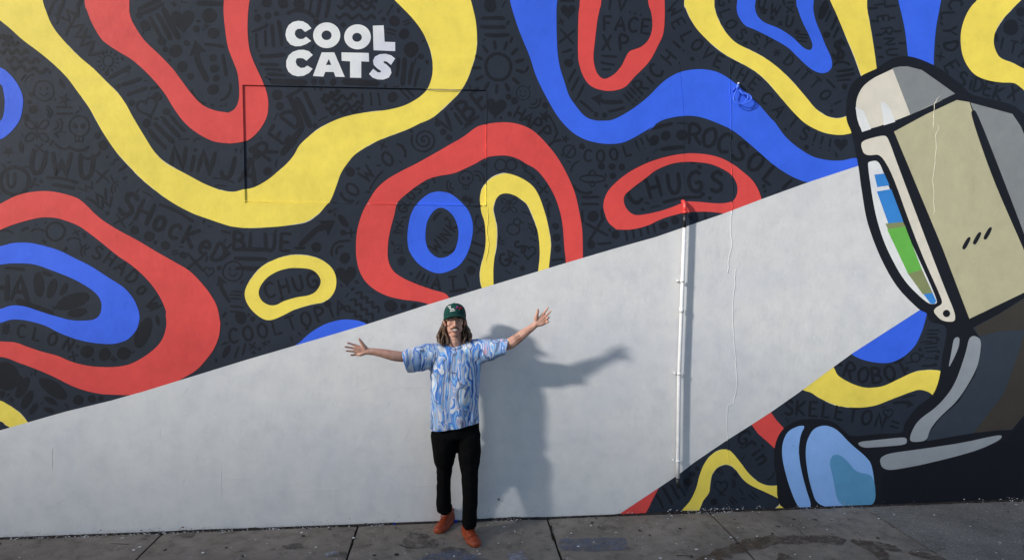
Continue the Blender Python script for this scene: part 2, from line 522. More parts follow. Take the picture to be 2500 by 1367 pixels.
ZONES = []
SOLID = []          # painted regions in photo pixels, used to keep the small brush marks on bare charcoal
def paint(name, outer, mat, lift, holes=(), smooth=True, label=None, closed=True, solid=True, n=5, parent=None):
    loops = [outer] + list(holes)
    if smooth == 'round':
        loops = [chaikin(l, 3) for l in loops]
    elif smooth:
        loops = [catmull(l, True, n) for l in loops]
    if solid:
        SOLID.append(loops); ZONES.append((loops, [k for k in M if M[k] == mat][0]))
    co, faces, k = [], [], 0
    for l in loops:
        ids = []
        for x, y in l:
            p = W(x, y)
            co.append(Vector((p.x, p.z))); ids.append(k); k += 1
        faces.append(ids)
    v, e, f, *_ = delaunay_2d_cdt(co, [], faces, 1, 1e-6)
    if holes:
        hz = [[(co[i].x, co[i].y) for i in ids] for ids in faces[1:]]
        f = [q for q in f if not inside(sum(v[i].x for i in q) / len(q), sum(v[i].y for i in q) / len(q), hz)]
    if touches(v):
        bm = bmesh.new()
        vs = [bm.verts.new((a.x, -lift, a.y)) for a in v]
        for q in f:
            try: bm.faces.new([vs[i] for i in q])
            except ValueError: pass
        recess(bm)
        bmesh.ops.recalc_face_normals(bm, faces=bm.faces[:])
        o = bobj(name, bm, mat, parent or wall)
    else:
        o = mobj(name, [(a.x, -lift, a.y) for a in v], [list(q) for q in f], mat, parent or wall)
    if label: o['label'] = label
    if mat is M['yellow'] or mat is M['red']:
        # undercoat peeping out along the hand-cut edges
        s0 = len(SOLID) * 3.7
        under = [[(x + 2.3 * noise.noise((x * .012, y * .012, s0)) + .8 * noise.noise((x * .09, y * .09, s0)), y + 2.3 * noise.noise((x * .012, y * .012, s0 + 5)) + .8 * noise.noise((x * .09, y * .09, s0 + 5))) for x, y in l] for l in loops[:1]]
        paint('undercoat', under[0] , M['undercoat'] if mat is M['yellow'] else M['black'], lift - .00025, [l for l in loops[1:]], smooth=False, solid=False)
    return o

LB, LW, LO, LF, LG, LH = .0012, .0020, .0026, .0032, .0038, .0044
A = lambda p: TL(0, 0, p)
B_ = lambda p: TL(0, 400, p)
C_ = lambda p: TL(0, 760, p)
D_ = lambda p: TL(500, 0, p)
E_ = lambda p: TL(500, 400, p)
F_ = lambda p: TL(1000, 0, p)
G_ = lambda p: TL(1000, 400, p)
H_ = lambda p: TL(1500, 0, p)
I_ = lambda p: TL(1500, 300, p)
J_ = lambda p: TL(1900, 0, p)
K_ = lambda p: TL(1900, 350, p)
Lo = lambda p: TL(1900, 700, p)
Mo = lambda p: TL(1450, 950, p)
No = lambda p: TL(1900, 967, p)

# --- long yellow stripe
lower = [(-330, -150), (-150, -70)] + A([(0, 172), (90, 245), (190, 335), (330, 440), (450, 540), (560, 650), (650, 770), (750, 910), (850, 1090), (960, 1255), (1060, 1367)]) \
    + B_([(1180, 125), (1300, 225), (1440, 325), (1600, 410), (1750, 465), (1900, 515)]) + E_([(240, 525), (330, 535), (450, 533), (620, 523), (740, 505), (850, 480), (950, 415), (1010, 350), (1050, 300), (1090, 200), (1120, 110), (1150, 50), (1185, 0)]) \
    + D_([(1250, 1290), (1370, 1210), (1500, 1150), (1700, 1075), (1830, 1010)]) + F_([(100, 1025), (200, 975), (300, 885), (400, 790), (470, 690), (520, 560), (555, 430), (562, 300), (550, 170), (525, 60), (510, 0)]) + [(1142, -40), (1120, -100)]
upper = [(890, -100), (930, -35)] + D_([(1580, 0), (1660, 80), (1740, 165), (1810, 260), (1860, 360), (1890, 450), (1902, 560), (1895, 640), (1870, 720), (1830, 775), (1760, 830), (1650, 885), (1500, 920), (1330, 940), (1200, 965), (1080, 1005), (950, 1075), (870, 1135), (790, 1210), (740, 1295), (680, 1367)]) \
    + E_([(600, 70), (520, 135), (410, 195), (320, 215), (230, 235), (130, 220)]) + B_([(1830, 218), (1700, 165), (1550, 85), (1390, 0)]) + A([(1290, 1270), (1200, 1130), (1110, 980), (1050, 870), (980, 775), (880, 675), (780, 575), (640, 455), (500, 305), (430, 205), (390, 110), (355, 0)]) + [(90, -80), (80, -150)]
paint('painted_stripe', lower + upper, M['yellow'], LB, label='longest yellow stripe, sweeping from the left top down and round the white lettering')
# --- red U at the left top
paint('painted_stripe', [(205, -120)] + A([(705, 0), (730, 100), (770, 200), (840, 320), (900, 375), (1000, 440), (1100, 500), (1210, 595), (1300, 690), (1380, 790), (1450, 905), (1540, 1025), (1650, 1115), (1780, 1180), (1900, 1197)])
      + D_([(230, 1197), (330, 1180), (400, 1140), (470, 1060), (515, 970), (527, 880), (520, 800), (490, 700), (445, 600), (400, 500), (370, 400), (357, 250), (362, 100), (375, 0)]) + [(620, -60), (640, -120), (570, -120), (552, -60)]
      + D_([(160, 0), (158, 120), (172, 260), (195, 400), (240, 520), (275, 620), (288, 760), (280, 850), (250, 910), (200, 940)]) + A([(1890, 940), (1780, 920), (1680, 870), (1590, 775), (1500, 655), (1440, 575), (1330, 460), (1210, 345), (1130, 230), (1085, 130), (1080, 0)]) + [(320, -120)],
      M['red'], LB, label='red stripe hanging in a U shape left of the white lettering')
# --- blue ring cut by the left edge
paint('painted_ring', A([(0, 565), (80, 620), (150, 710), (188, 800), (192, 880), (170, 990), (120, 1070), (60, 1130), (0, 1165)]) + [(-40, 352), (-95, 335), (-130, 295), (-140, 250), (-125, 200), (-90, 168), (-45, 156)], M['blue'], LB,
      holes=[A([(0, 700), (30, 770), (40, 860), (30, 960), (0, 1015)]) + [(-25, 312), (-60, 312), (-92, 285), (-98, 245), (-80, 205), (-40, 190)]])
# --- red loop at the left
paint('painted_stripe', [(-520, 600), (-120, 560)] + B_([(0, 335), (130, 270), (250, 238), (380, 228), (500, 243), (640, 285), (720, 345), (790, 415), (870, 480), (1000, 560), (1150, 640), (1300, 730), (1450, 815), (1570, 885), (1660, 970), (1750, 1080), (1810, 1190), (1835, 1310)])
      + C_([(1838, 100), (1825, 210), (1780, 320), (1700, 425), (1630, 495), (1520, 560), (1380, 640), (1220, 690), (1090, 697), (980, 695), (850, 688), (720, 662), (600, 620), (450, 545), (300, 480), (150, 425), (0, 378)]) + [(-120, 862), (-520, 922), (-520, 888), (-110, 828)]
      + C_([(0, 250), (130, 260), (230, 295), (350, 335), (480, 370), (600, 420), (720, 450), (830, 462), (960, 462), (1080, 440), (1190, 385), (1290, 310), (1355, 230), (1388, 120), (1383, 30)])
      + B_([(1385, 1230), (1350, 1140), (1290, 1040), (1200, 935), (1090, 840), (980, 765), (850, 660), (740, 575), (640, 510), (500, 460), (420, 448), (320, 452), (150, 495), (0, 553)]) + [(-100, 610), (-520, 660)],
      M['red'], LB, label='broad red loop at the left side of the wall')
# --- blue loop inside it
paint('painted_stripe', [(-520, 630), (-100, 622)] + B_([(0, 688), (100, 662), (200, 657), (300, 668), (480, 718), (620, 785), (760, 855), (900, 945), (1030, 1030), (1110, 1120), (1155, 1220), (1165, 1290)])
      + C_([(1163, 70), (1140, 150), (1070, 230), (980, 265), (900, 272), (780, 262), (650, 235), (500, 180), (380, 120), (250, 82), (150, 68), (80, 72), (0, 97)]) + [(-100, 815), (-520, 890), (-520, 850), (-90, 772)]
      + B_([(0, 1210), (60, 1190), (130, 1180), (220, 1192), (300, 1218), (430, 1260), (580, 1300), (680, 1307), (780, 1298), (830, 1260), (847, 1200), (840, 1140), (800, 1080), (720, 1020), (600, 955), (450, 895), (290, 840), (130, 830), (0, 842)]) + [(-100, 665), (-520, 670)],
      M['blue'], LB, label='blue loop nested inside the broad red loop')
paint('painted_stripe', [(-140, 950), (-60, 962)] + C_([(0, 743), (50, 765), (120, 810), (180, 860), (232, 925)]) + [(85, 1056), (50, 1066)] + C_([(85, 968), (40, 940), (0, 912)]) + [(-60, 1010), (-140, 1000)], M['yellow'], LB, label='short yellow stripe at the lower left above the white beam')
# --- red arch in the middle
paint('painted_stripe', E_([(2010, 1240), (1870, 1172), (1780, 1148), (1640, 1130), (1520, 1100), (1420, 1050), (1340, 980), (1290, 890), (1265, 780), (1262, 650), (1275, 540), (1310, 420), (1360, 320), (1430, 210), (1520, 130), (1640, 60), (1760, 0)])
      + F_([(200, 1285), (330, 1210), (450, 1140), (560, 1060), (650, 1035), (780, 1022), (900, 1035), (1010, 1080), (1100, 1155), (1200, 1270), (1265, 1367)]) + G_([(1330, 125), (1380, 250), (1415, 400), (1440, 560), (1445, 780), (1442, 860), (1300, 900), (1303, 820), (1290, 690), (1275, 500), (1240, 350), (1190, 230), (1120, 120), (1050, 45), (970, 0)])
      + F_([(920, 1335), (850, 1308), (770, 1298), (660, 1310), (600, 1335), (545, 1367)]) + G_([(380, 75), (250, 100), (150, 130), (60, 185), (0, 230)]) + E_([(1610, 320), (1580, 430), (1545, 560), (1527, 680), (1530, 800), (1570, 890), (1650, 950), (1760, 1000), (1900, 1050), (1990, 1075), (2030, 1105), (2050, 1160)]),
      M['red'], LB, label='tall red arch above the person')
paint('painted_ring', G_([(265, 232), (350, 255), (440, 330), (500, 410), (528, 520), (515, 640), (480, 750), (420, 840), (340, 890), (250, 913), (160, 890), (70, 830), (10, 750)]) + [(997, 605), (994.6, 576), (999, 540), (1006, 517), (1021, 494), (1044, 475), (1060, 469)], M['blue'], LB,
      holes=[G_([(265, 367), (320, 390), (370, 445), (400, 520), (408, 590), (395, 670), (370, 730), (320, 770), (260, 785), (210, 770), (160, 720), (135, 650), (133, 570), (145, 490), (180, 420), (220, 380)])], label='blue oval ring inside the red arch')
paint('painted_stripe', G_([(640, 1120), (605, 1040), (588, 960), (592, 870), (615, 780), (632, 690), (635, 600), (625, 490), (600, 410), (592, 350), (587, 290), (600, 220), (640, 160), (700, 110), (790, 82), (870, 95), (950, 130), (1020, 180), (1070, 250), (1110, 350), (1145, 470), (1170, 600), (1178, 680), (1170, 780), (1160, 880), (1155, 930), (1070, 950), (1075, 880), (1085, 770), (1080, 640), (1060, 530), (1020, 420), (980, 340), (920, 290), (860, 258), (800, 247), (750, 262), (715, 305), (700, 360), (698, 400), (715, 470), (728, 560), (722, 680), (705, 800), (698, 900), (700, 1020), (700, 1120)]),
      M['yellow'], LB, label='yellow arch inside the red arch')
# --- big blue dip
paint('painted_stripe', [(1225, -120), (1235, -60)] + F_([(835, 0), (880, 160), (930, 300), (1000, 470), (1060, 650), (1150, 830), (1240, 980), (1340, 1090), (1440, 1155), (1550, 1190), (1670, 1203), (1780, 1190), (1880, 1145), (2050, 1045)]) + H_([(150, 975 + 190), (280, 1095), (370, 1020), (470, 985), (600, 968), (720, 980), (850, 1025), (970, 1080), (1060, 1145), (1160, 1230), (1290, 1345)][1:])
      + I_([(1300, 330), (1420, 415), (1540, 475), (1630, 497), (1800, 480), (2035, 420)]) + [(2112, 398)] + I_([(2010, 295), (1900, 315), (1780, 312), (1650, 280), (1520, 200), (1420, 110), (1340, 0)]) + H_([(1300, 985), (1200, 870), (1110, 790), (1010, 700), (920, 635), (830, 595), (710, 580), (580, 595), (480, 635), (390, 700), (280, 810), (180, 890), (80, 955), (0, 995)])
      + F_([(1650, 1008), (1540, 1005), (1460, 970), (1390, 890), (1330, 800), (1290, 680), (1255, 570), (1235, 450), (1227, 300), (1225, 100), (1232, 0)]) + [(1366, -60), (1370, -120)],
      M['blue'], LB, label='longest blue stripe dipping and rising at the right of centre')
paint('painted_stripe', [(1418, -120)] + F_([(1420, 0), (1408, 150), (1405, 450), (1420, 560), (1450, 640), (1490, 700), (1550, 740), (1640, 760), (1720, 755), (1800, 725), (1880, 640), (2000, 515)]) + H_([(370, 370), (405, 290), (418, 180), (418, 0)]) + [(1618, -120), (1575, -120)]
      + H_([(280, 0), (305, 100), (317, 190), (310, 270), (280, 340), (220, 395), (130, 430), (95, 480), (60, 550), (0, 620)]) + F_([(1630, 660), (1580, 635), (1550, 580), (1533, 480), (1545, 350), (1565, 180), (1585, 80), (1600, 0)]) + [(1475, -120)], M['red'], LB, label='red U loop at the top, right of centre')
paint('painted_ring', [(1473, 499.5)] + G_([(1630, 420), (1660, 490), (1710, 535)]) + I_([(30, 890), (150, 888), (280, 855), (400, 800), (560, 755), (700, 742), (820, 745), (925, 760), (1050, 790), (1240, 700), (1228, 640), (1200, 560), (1150, 480), (1060, 400), (970, 335), (860, 285), (730, 260), (600, 257), (450, 280), (300, 325), (180, 380), (90, 435), (0, 510)]) + [(1482, 471)], M['red'], LB,
      holes=[I_([(90, 600), (150, 545), (250, 470), (350, 395), (470, 345), (580, 327), (700, 330), (800, 345), (900, 385), (980, 440), (1020, 510), (1025, 580), (1000, 640), (950, 665), (850, 672), (700, 660), (590, 658), (540, 680), (420, 725), (300, 755), (200, 770), (140, 755), (95, 705), (78, 650)])], label='red ring round the word CHUGS')
paint('painted_stripe', [(1680, -120)] + H_([(583, 0), (600, 80), (640, 170), (700, 260), (800, 360), (920, 455), (1030, 515), (1170, 595), (1280, 690), (1390, 820), (1490, 935), (1590, 1030), (1700, 1090), (1800, 1120), (1900, 1127), (2000, 1105)]) + [(2112, 312), (2100, 270)]
      + H_([(1945, 970), (1860, 990), (1770, 970), (1680, 910), (1600, 815), (1500, 700), (1380, 580), (1260, 490), (1150, 430), (1030, 370), (960, 310), (900, 230), (860, 150), (838, 80), (833, 0)]) + [(1745, -120)], M['yellow'], LB, label='yellow stripe running down to the right between two rows of lettering')
paint('painted_stripe', [(1812, -120)] + H_([(1025, 0), (1020, 80), (1035, 140), (1090, 215), (1170, 250), (1300, 315), (1440, 395), (1520, 470), (1610, 555), (1680, 600), (1740, 613), (1790, 595), (1815, 550), (1805, 480), (1760, 380), (1720, 280), (1680, 180), (1660, 90), (1662, 0)]) + [(1995, -120), (1940, -120)]
      + H_([(1515, 0), (1530, 80), (1570, 190), (1620, 290), (1650, 370), (1645, 410), (1620, 420), (1570, 395), (1480, 310), (1370, 240), (1250, 190), (1190, 130), (1172, 60), (1178, 0)]) + [(1858, -120)], M['blue'], LB, label='blue V shaped stripe at the right top')
paint('painted_stripe', [(1978, -120)] + J_([(430, 0), (480, 110), (560, 300), (630, 460), (700, 650)]) + [(2120, 215), (2150, 215)] + J_([(825, 600), (800, 420), (770, 240), (745, 100), (740, 0)]) + [(2116, -120)], M['yellow'], LB, label='straight yellow stripe reaching up from the painted machine')
paint('painted_stripe', [(2170, -120)] + J_([(1000, 0), (1030, 130), (1060, 280), (1082, 470)]) + [(2225, 175), (2278, 200)] + J_([(1295, 580), (1300, 420), (1315, 240), (1340, 100), (1358, 0)]) + [(2320, -120)], M['blue'], LB, label='straight blue stripe reaching up from the painted machine')
paint('painted_stripe', [(2460, -120), (2420, -45)] + J_([(1660, 0), (1600, 70), (1550, 170), (1522, 290), (1530, 430), (1570, 540), (1640, 625), (1740, 670), (1860, 690), (1960, 695), (2020, 730), (2070, 785)]) + [(2540, 290), (2600, 360), (2700, 360), (2640, 250), (2560, 190)]
      + J_([(2050, 575), (1960, 530), (1860, 490), (1820, 440), (1797, 360), (1810, 270), (1860, 180), (1930, 100), (2030, 0)]) + [(2560, -60), (2600, -120)], M['yellow'], LB, label='yellow C shaped stripe at the far right top')
paint('painted_spot', [(2200, 770)] + Lo([(1185, 180), (1238, 205), (1220, 300), (1190, 390), (1140, 490), (1060, 570), (970, 620), (880, 636), (760, 622), (660, 590), (600, 550)]) + [(2070, 850)], M['blue'], LB, label='blue half disc under the beam at the right')
paint('painted_stripe', Lo([(425, 660), (500, 740), (600, 800), (700, 835), (780, 840), (880, 825), (1000, 770), (1120, 715), (1220, 695), (1345, 700), (1400, 760), (1330, 850), (1298, 903), (1250, 875), (1180, 858), (1110, 875), (950, 935), (820, 985), (700, 1005), (580, 1003), (480, 985), (360, 935), (280, 885), (200, 832)]), M['yellow'], LB, label='wavy yellow stripe between the words ROBOT and SKELETON')
paint('painted_stripe', Mo([(1475, 190), (1520, 255), (1590, 330), (1560, 400), (1505, 490), (1440, 430), (1370, 370), (1315, 295), (1380, 240)]), M['red'], LB, smooth=False, label='small red block beside the pale blue plinth')
paint('painted_stripe', Mo([(740, 1000), (800, 930), (850, 830), (880, 720), (920, 620), (980, 545), (1050, 505), (1120, 503), (1170, 545), (1230, 620), (1300, 710), (1380, 775), (1470, 803), (1600, 802), (1625, 880), (1630, 995), (1520, 995), (1550, 960), (1545, 915), (1450, 865), (1340, 815), (1260, 765), (1200, 690), (1150, 640), (1100, 625), (1040, 645), (990, 700), (970, 780), (960, 860), (910, 930), (880, 1000), (860, 1020), (745, 1018)]),
      M['yellow'], LB, label='low yellow arch at the foot of the wall')
paint('painted_stripe', Mo([(545, 812), (515, 870), (490, 915), (460, 980), (430, 1037), (212, 1039), (390, 905)]), M['red'], LB, smooth=False, label='red wedge at the foot of the wall')
paint('painted_ring', E_([(760, 760), (880, 770), (980, 805), (1060, 870), (1095, 950), (1090, 1040), (1050, 1110), (980, 1155), (880, 1175), (750, 1215), (660, 1260), (570, 1298), (500, 1298), (430, 1255), (370, 1190), (335, 1110), (345, 1030), (400, 940), (480, 855), (580, 800), (670, 772)]), M['yellow'], LB,
      holes=[E_([(750, 868), (860, 875), (920, 900), (960, 950), (965, 1000), (930, 1060), (870, 1095), (760, 1115), (660, 1145), (600, 1175), (540, 1178), (480, 1145), (450, 1085), (465, 1020), (520, 950), (600, 900), (680, 875)])], label='yellow ring round the word CHUG')
paint('painted_spot', [(722, 852), (738, 830), (757, 813)] + E_([(945, 1367), (1020, 1330), (1120, 1303), (1200, 1298), (1290, 1310), (1355, 1340)]) + [(905, 806), (850, 840)], M['blue'], LB, label='blue bump above the white beam left of the person')

# --- white beam
beam_top = [(-1062, 1357), (0, 1050), (161, 1004), (269, 978), (351, 955), (600, 878.5), (800, 820), (897, 791), (1043, 744), (1178, 703), (1383, 641.5), (1500, 607), (1600, 579), (1763, 523), (1858, 487), (1974, 445), (2096, 405)]
beam_bot = [(2246, 756), (2081, 862), (2030, 899), (1964, 948), (1900, 993), (1882, 1005.6), (1835, 1036), (1776, 1073), (1694, 1128.5), (1656, 1158), (1608, 1190), (1511.5, 1254), (1400, 1259.5), (1115, 1270), (0, 1316), (-1050, 1359)]
paint('painted_beam', beam_top + [(2130, 395), (2160, 560), (2255, 740)] + beam_bot, M['white'], LW, smooth=False)

# --- generic painted machine (a tilted beige box with a slot window on a dark stand) where the mural has its figure
mach = paint('painted_machine', [(2080, 330), (2066, 290), (2068, 240), (2082, 203), (2108, 183), (2140, 168), (2175, 145), (2212, 138), (2252, 148), (2300, 172), (2350, 212), (2375, 232), (2440, 248), (2490, 270), (2540, 350), (2620, 560), (2640, 800), (2600, 1215), (2500, 1224), (2145, 1239), (2140, 1245), (1925, 1248), (1895, 1160), (1890, 1100), (1905, 1055), (1940, 1028), (1985, 1022), (2030, 1028), (2060, 1050), (2080, 1064), (2150, 1058), (2200, 1055), (2210, 1030), (2240, 992), (2275, 965), (2292, 925), (2300, 870), (2310, 800), (2272, 785), (2262, 765), (2240, 752), (2190, 700), (2150, 630), (2118, 545), (2104, 470), (2094, 400)], M['black'], LO, n=4)
P_ = lambda name, pts, mat, lift=LF, smooth='round', label=None: paint('painted_' + name, pts, M[mat], lift, smooth=smooth, solid=False, parent=mach, label=label)
P_('dome', [(2103, 324), (2090, 285), (2089, 245), (2104, 213), (2130, 192), (2160, 178), (2190, 164), (2215, 163), (2250, 172), (2290, 200), (2332, 230), (2222, 282)], 'cream')
P_('dome_shade', [(2178, 167.5), (2195, 163.5), (2215, 163), (2250, 172), (2290, 200), (2331, 229.5), (2222, 281)], 'grey', LG, False)
P_('highlight', [(2088, 262), (2108, 272), (2126, 316), (2104, 323), (2092, 290)], 'letter', LG, False)
P_('highlight', [(2149, 250), (2160, 251), (2172, 264), (2185, 298), (2157, 307)], 'letter', LG, False)
P_('side_panel', [(2182, 322), (2260, 280), (2335, 245), (2366, 250), (2372, 268), (2440, 440), (2495, 580), (2530, 690), (2500, 714), (2366, 778), (2300, 605)], 'beige', LF, False)
P_('back_panel', [(2368, 251), (2420, 265), (2471, 279), (2492, 310), (2540, 430), (2600, 640), (2530, 690), (2500, 596), (2440, 440), (2396, 318)], 'grey', LF + .0001, False)
P_('edge_line', [(2368, 278), (2375, 268), (2384, 274), (2440, 415), (2520, 625), (2512, 640), (2490, 590), (2420, 430)], 'black', LG)
P_('front_frame', [(2100, 352), (2110, 342), (2158, 330), (2168, 338), (2190, 400), (2300, 690), (2340, 785), (2300, 785), (2278, 762), (2282, 752), (2300, 742), (2298, 728), (2240, 600), (2160, 375), (2110, 382)], 'cream')
P_('slot', [(2117, 400), (2122, 395), (2140, 392), (2151, 405), (2200, 540), (2290, 735), (2282, 743), (2262, 740), (2205, 685), (2160, 600), (2135, 520)], 'letter')
P_('glass_bar', [(2134, 427), (2158, 424), (2171, 453), (2141, 457)], 'azure', LG, False)
P_('glass_bar', [(2140, 468), (2175, 462), (2205, 542), (2168, 546)], 'azure', LG + .0001, False)
P_('glass_bar', [(2161, 546), (2204, 542), (2210, 554), (2167, 560)], 'olive', LG + .0002, False)
P_('glass_bar', [(2165, 560), (2209, 553), (2250, 658), (2216, 668)], 'green', LG + .0003, False)
P_('glass_bar', [(2216, 668), (2250, 658), (2276, 715), (2252, 718)], 'olive', LG + .0004, False)
P_('glass_bar', [(2254, 718), (2276, 715), (2285, 735), (2280, 742), (2270, 740)], 'azure', LG + .0005, False)
P_('rivet', [(2310 + 9.5 * math.cos(a * .7854), 765 + 9.5 * math.sin(a * .7854)) for a in range(8)], 'black', LG)
for q in range(3):
    P_('vent', [(2346 + 26 * q, 606 - 12 * q), (2362 + 26 * q, 578 - 12 * q), (2371 + 26 * q, 580 - 12 * q), (2355 + 26 * q, 611 - 12 * q)], 'black', LH)
P_('stand', [(2375, 800), (2440, 765), (2520, 715), (2640, 700), (2640, 900), (2510, 1000), (2470, 1048), (2400, 1052), (2262, 1076), (2268, 1055), (2295, 1020), (2340, 980), (2380, 915), (2396, 850), (2390, 822)], 'slate', LF, False)
P_('stand_shade', [(2378, 800), (2440, 766), (2520, 716), (2640, 700), (2640, 900), (2510, 1000), (2470, 1046), (2376, 1056), (2450, 960), (2490, 850), (2500, 805), (2440, 808), (2390, 820)], 'umber', LG, False)
P_('cable_band', [(2358, 858), (2364, 826), (2376, 818), (2392, 826), (2395, 845), (2385, 900), (2340, 975), (2290, 1020), (2268, 1050), (2262, 1076), (2220, 1079), (2222, 1058), (2240, 1025), (2290, 990), (2330, 940)], 'silver', LH)
P_('trim_band', [(2328, 824), (2343, 822), (2340, 850), (2313, 905), (2322, 860)], 'silver', LF)
P_('trim_band', [(2090, 1078), (2150, 1072), (2208, 1066), (2214, 1072), (2212, 1085), (2150, 1090), (2104, 1093)], 'silver', LF)
P_('trim_band', [(2144, 1109), (2250, 1095), (2350, 1080), (2430, 1062), (2447, 1062), (2440, 1074), (2390, 1097), (2320, 1117), (2230, 1138), (2154, 1150)], 'silver', LF + .0001)
P_('stand_foot', [(2152, 1154), (2230, 1142), (2330, 1118), (2400, 1099), (2455, 1075), (2475, 1055), (2520, 1020), (2640, 940), (2640, 1210), (2500, 1221), (2158, 1236)], 'navy', LF + .0002, False)
P_('plinth', [(1949, 1243), (1924, 1180), (1909, 1120), (1909, 1082), (1922, 1052), (1948, 1039), (1966, 1038), (1954, 1060), (1949, 1095), (1953, 1135), (1965, 1185), (1984, 1242)], 'sky', LF)
P_('plinth', [(1996, 1242), (1974, 1170), (1966, 1115), (1968, 1078), (1984, 1046), (2012, 1036), (2042, 1046), (2075, 1082), (2112, 1112), (2130, 1135), (2140, 1239)], 'sky', LF)
P_('plinth_shade', [(2047, 1240), (2032, 1160), (2024, 1128), (2032, 1109), (2050, 1109), (2070, 1126), (2090, 1152), (2134, 1158), (2139, 1239)], 'teal', LG)

# --- white lettering COOL CATS
def ell(cx, cy, rx, ry, n=22): return [(cx + rx * math.cos(2 * math.pi * k / n), cy + ry * math.sin(2 * math.pi * k / n)) for k in range(n)]
LET = [
    ('C', [(890, 240), (860, 205), (820, 182), (780, 177), (735, 187), (700, 213), (680, 250), (673, 295), (685, 340), (715, 375), (755, 390), (800, 388), (845, 372), (887, 345), (845, 310), (820, 328), (790, 330), (765, 315), (750, 290), (755, 262), (775, 245), (805, 243), (838, 270)], []),
    ('O', ell(1017, 298, 113, 107), [ell(1016, 298, 42, 40)]),
    ('O', ell(1274, 311, 111, 104), [ell(1270, 315, 40, 37)]),
    ('L', [(1402, 218), (1492, 215), (1500, 352), (1588, 355), (1588, 430), (1408, 422)], []),
    ('C', [(902, 462), (868, 430), (825, 418), (780, 420), (735, 435), (700, 465), (680, 510), (680, 560), (697, 600), (730, 628), (775, 640), (825, 635), (870, 612), (900, 577), (855, 550), (830, 568), (800, 570), (770, 550), (758, 520), (765, 492), (790, 487), (820, 490), (848, 510)], []),
    ('A', [(975, 440), (1080, 440), (1168, 645), (1090, 643), (1075, 603), (1005, 603), (990, 642), (902, 637)], [[(1035, 495), (1055, 545), (1010, 545)]]),
    ('T', [(1140, 440), (1368, 445), (1370, 518), (1305, 515), (1305, 652), (1212, 650), (1212, 515), (1142, 510)], []),
    ('S', [(1588, 492), (1555, 465), (1510, 452), (1460, 455), (1420, 475), (1403, 510), (1410, 545), (1440, 575), (1470, 595), (1465, 608), (1440, 605), (1405, 577), (1370, 620), (1400, 650), (1440, 665), (1490, 667), (1535, 650), (1557, 612), (1550, 575), (1520, 545), (1490, 525), (1495, 513), (1520, 517), (1553, 545)], [])]
for ch, out, holes in LET:
    paint('letter', D_(out), M['letter'], LB, [D_(h) for h in holes], smooth=(ch == 'O'), label='white painted letter ' + ch)
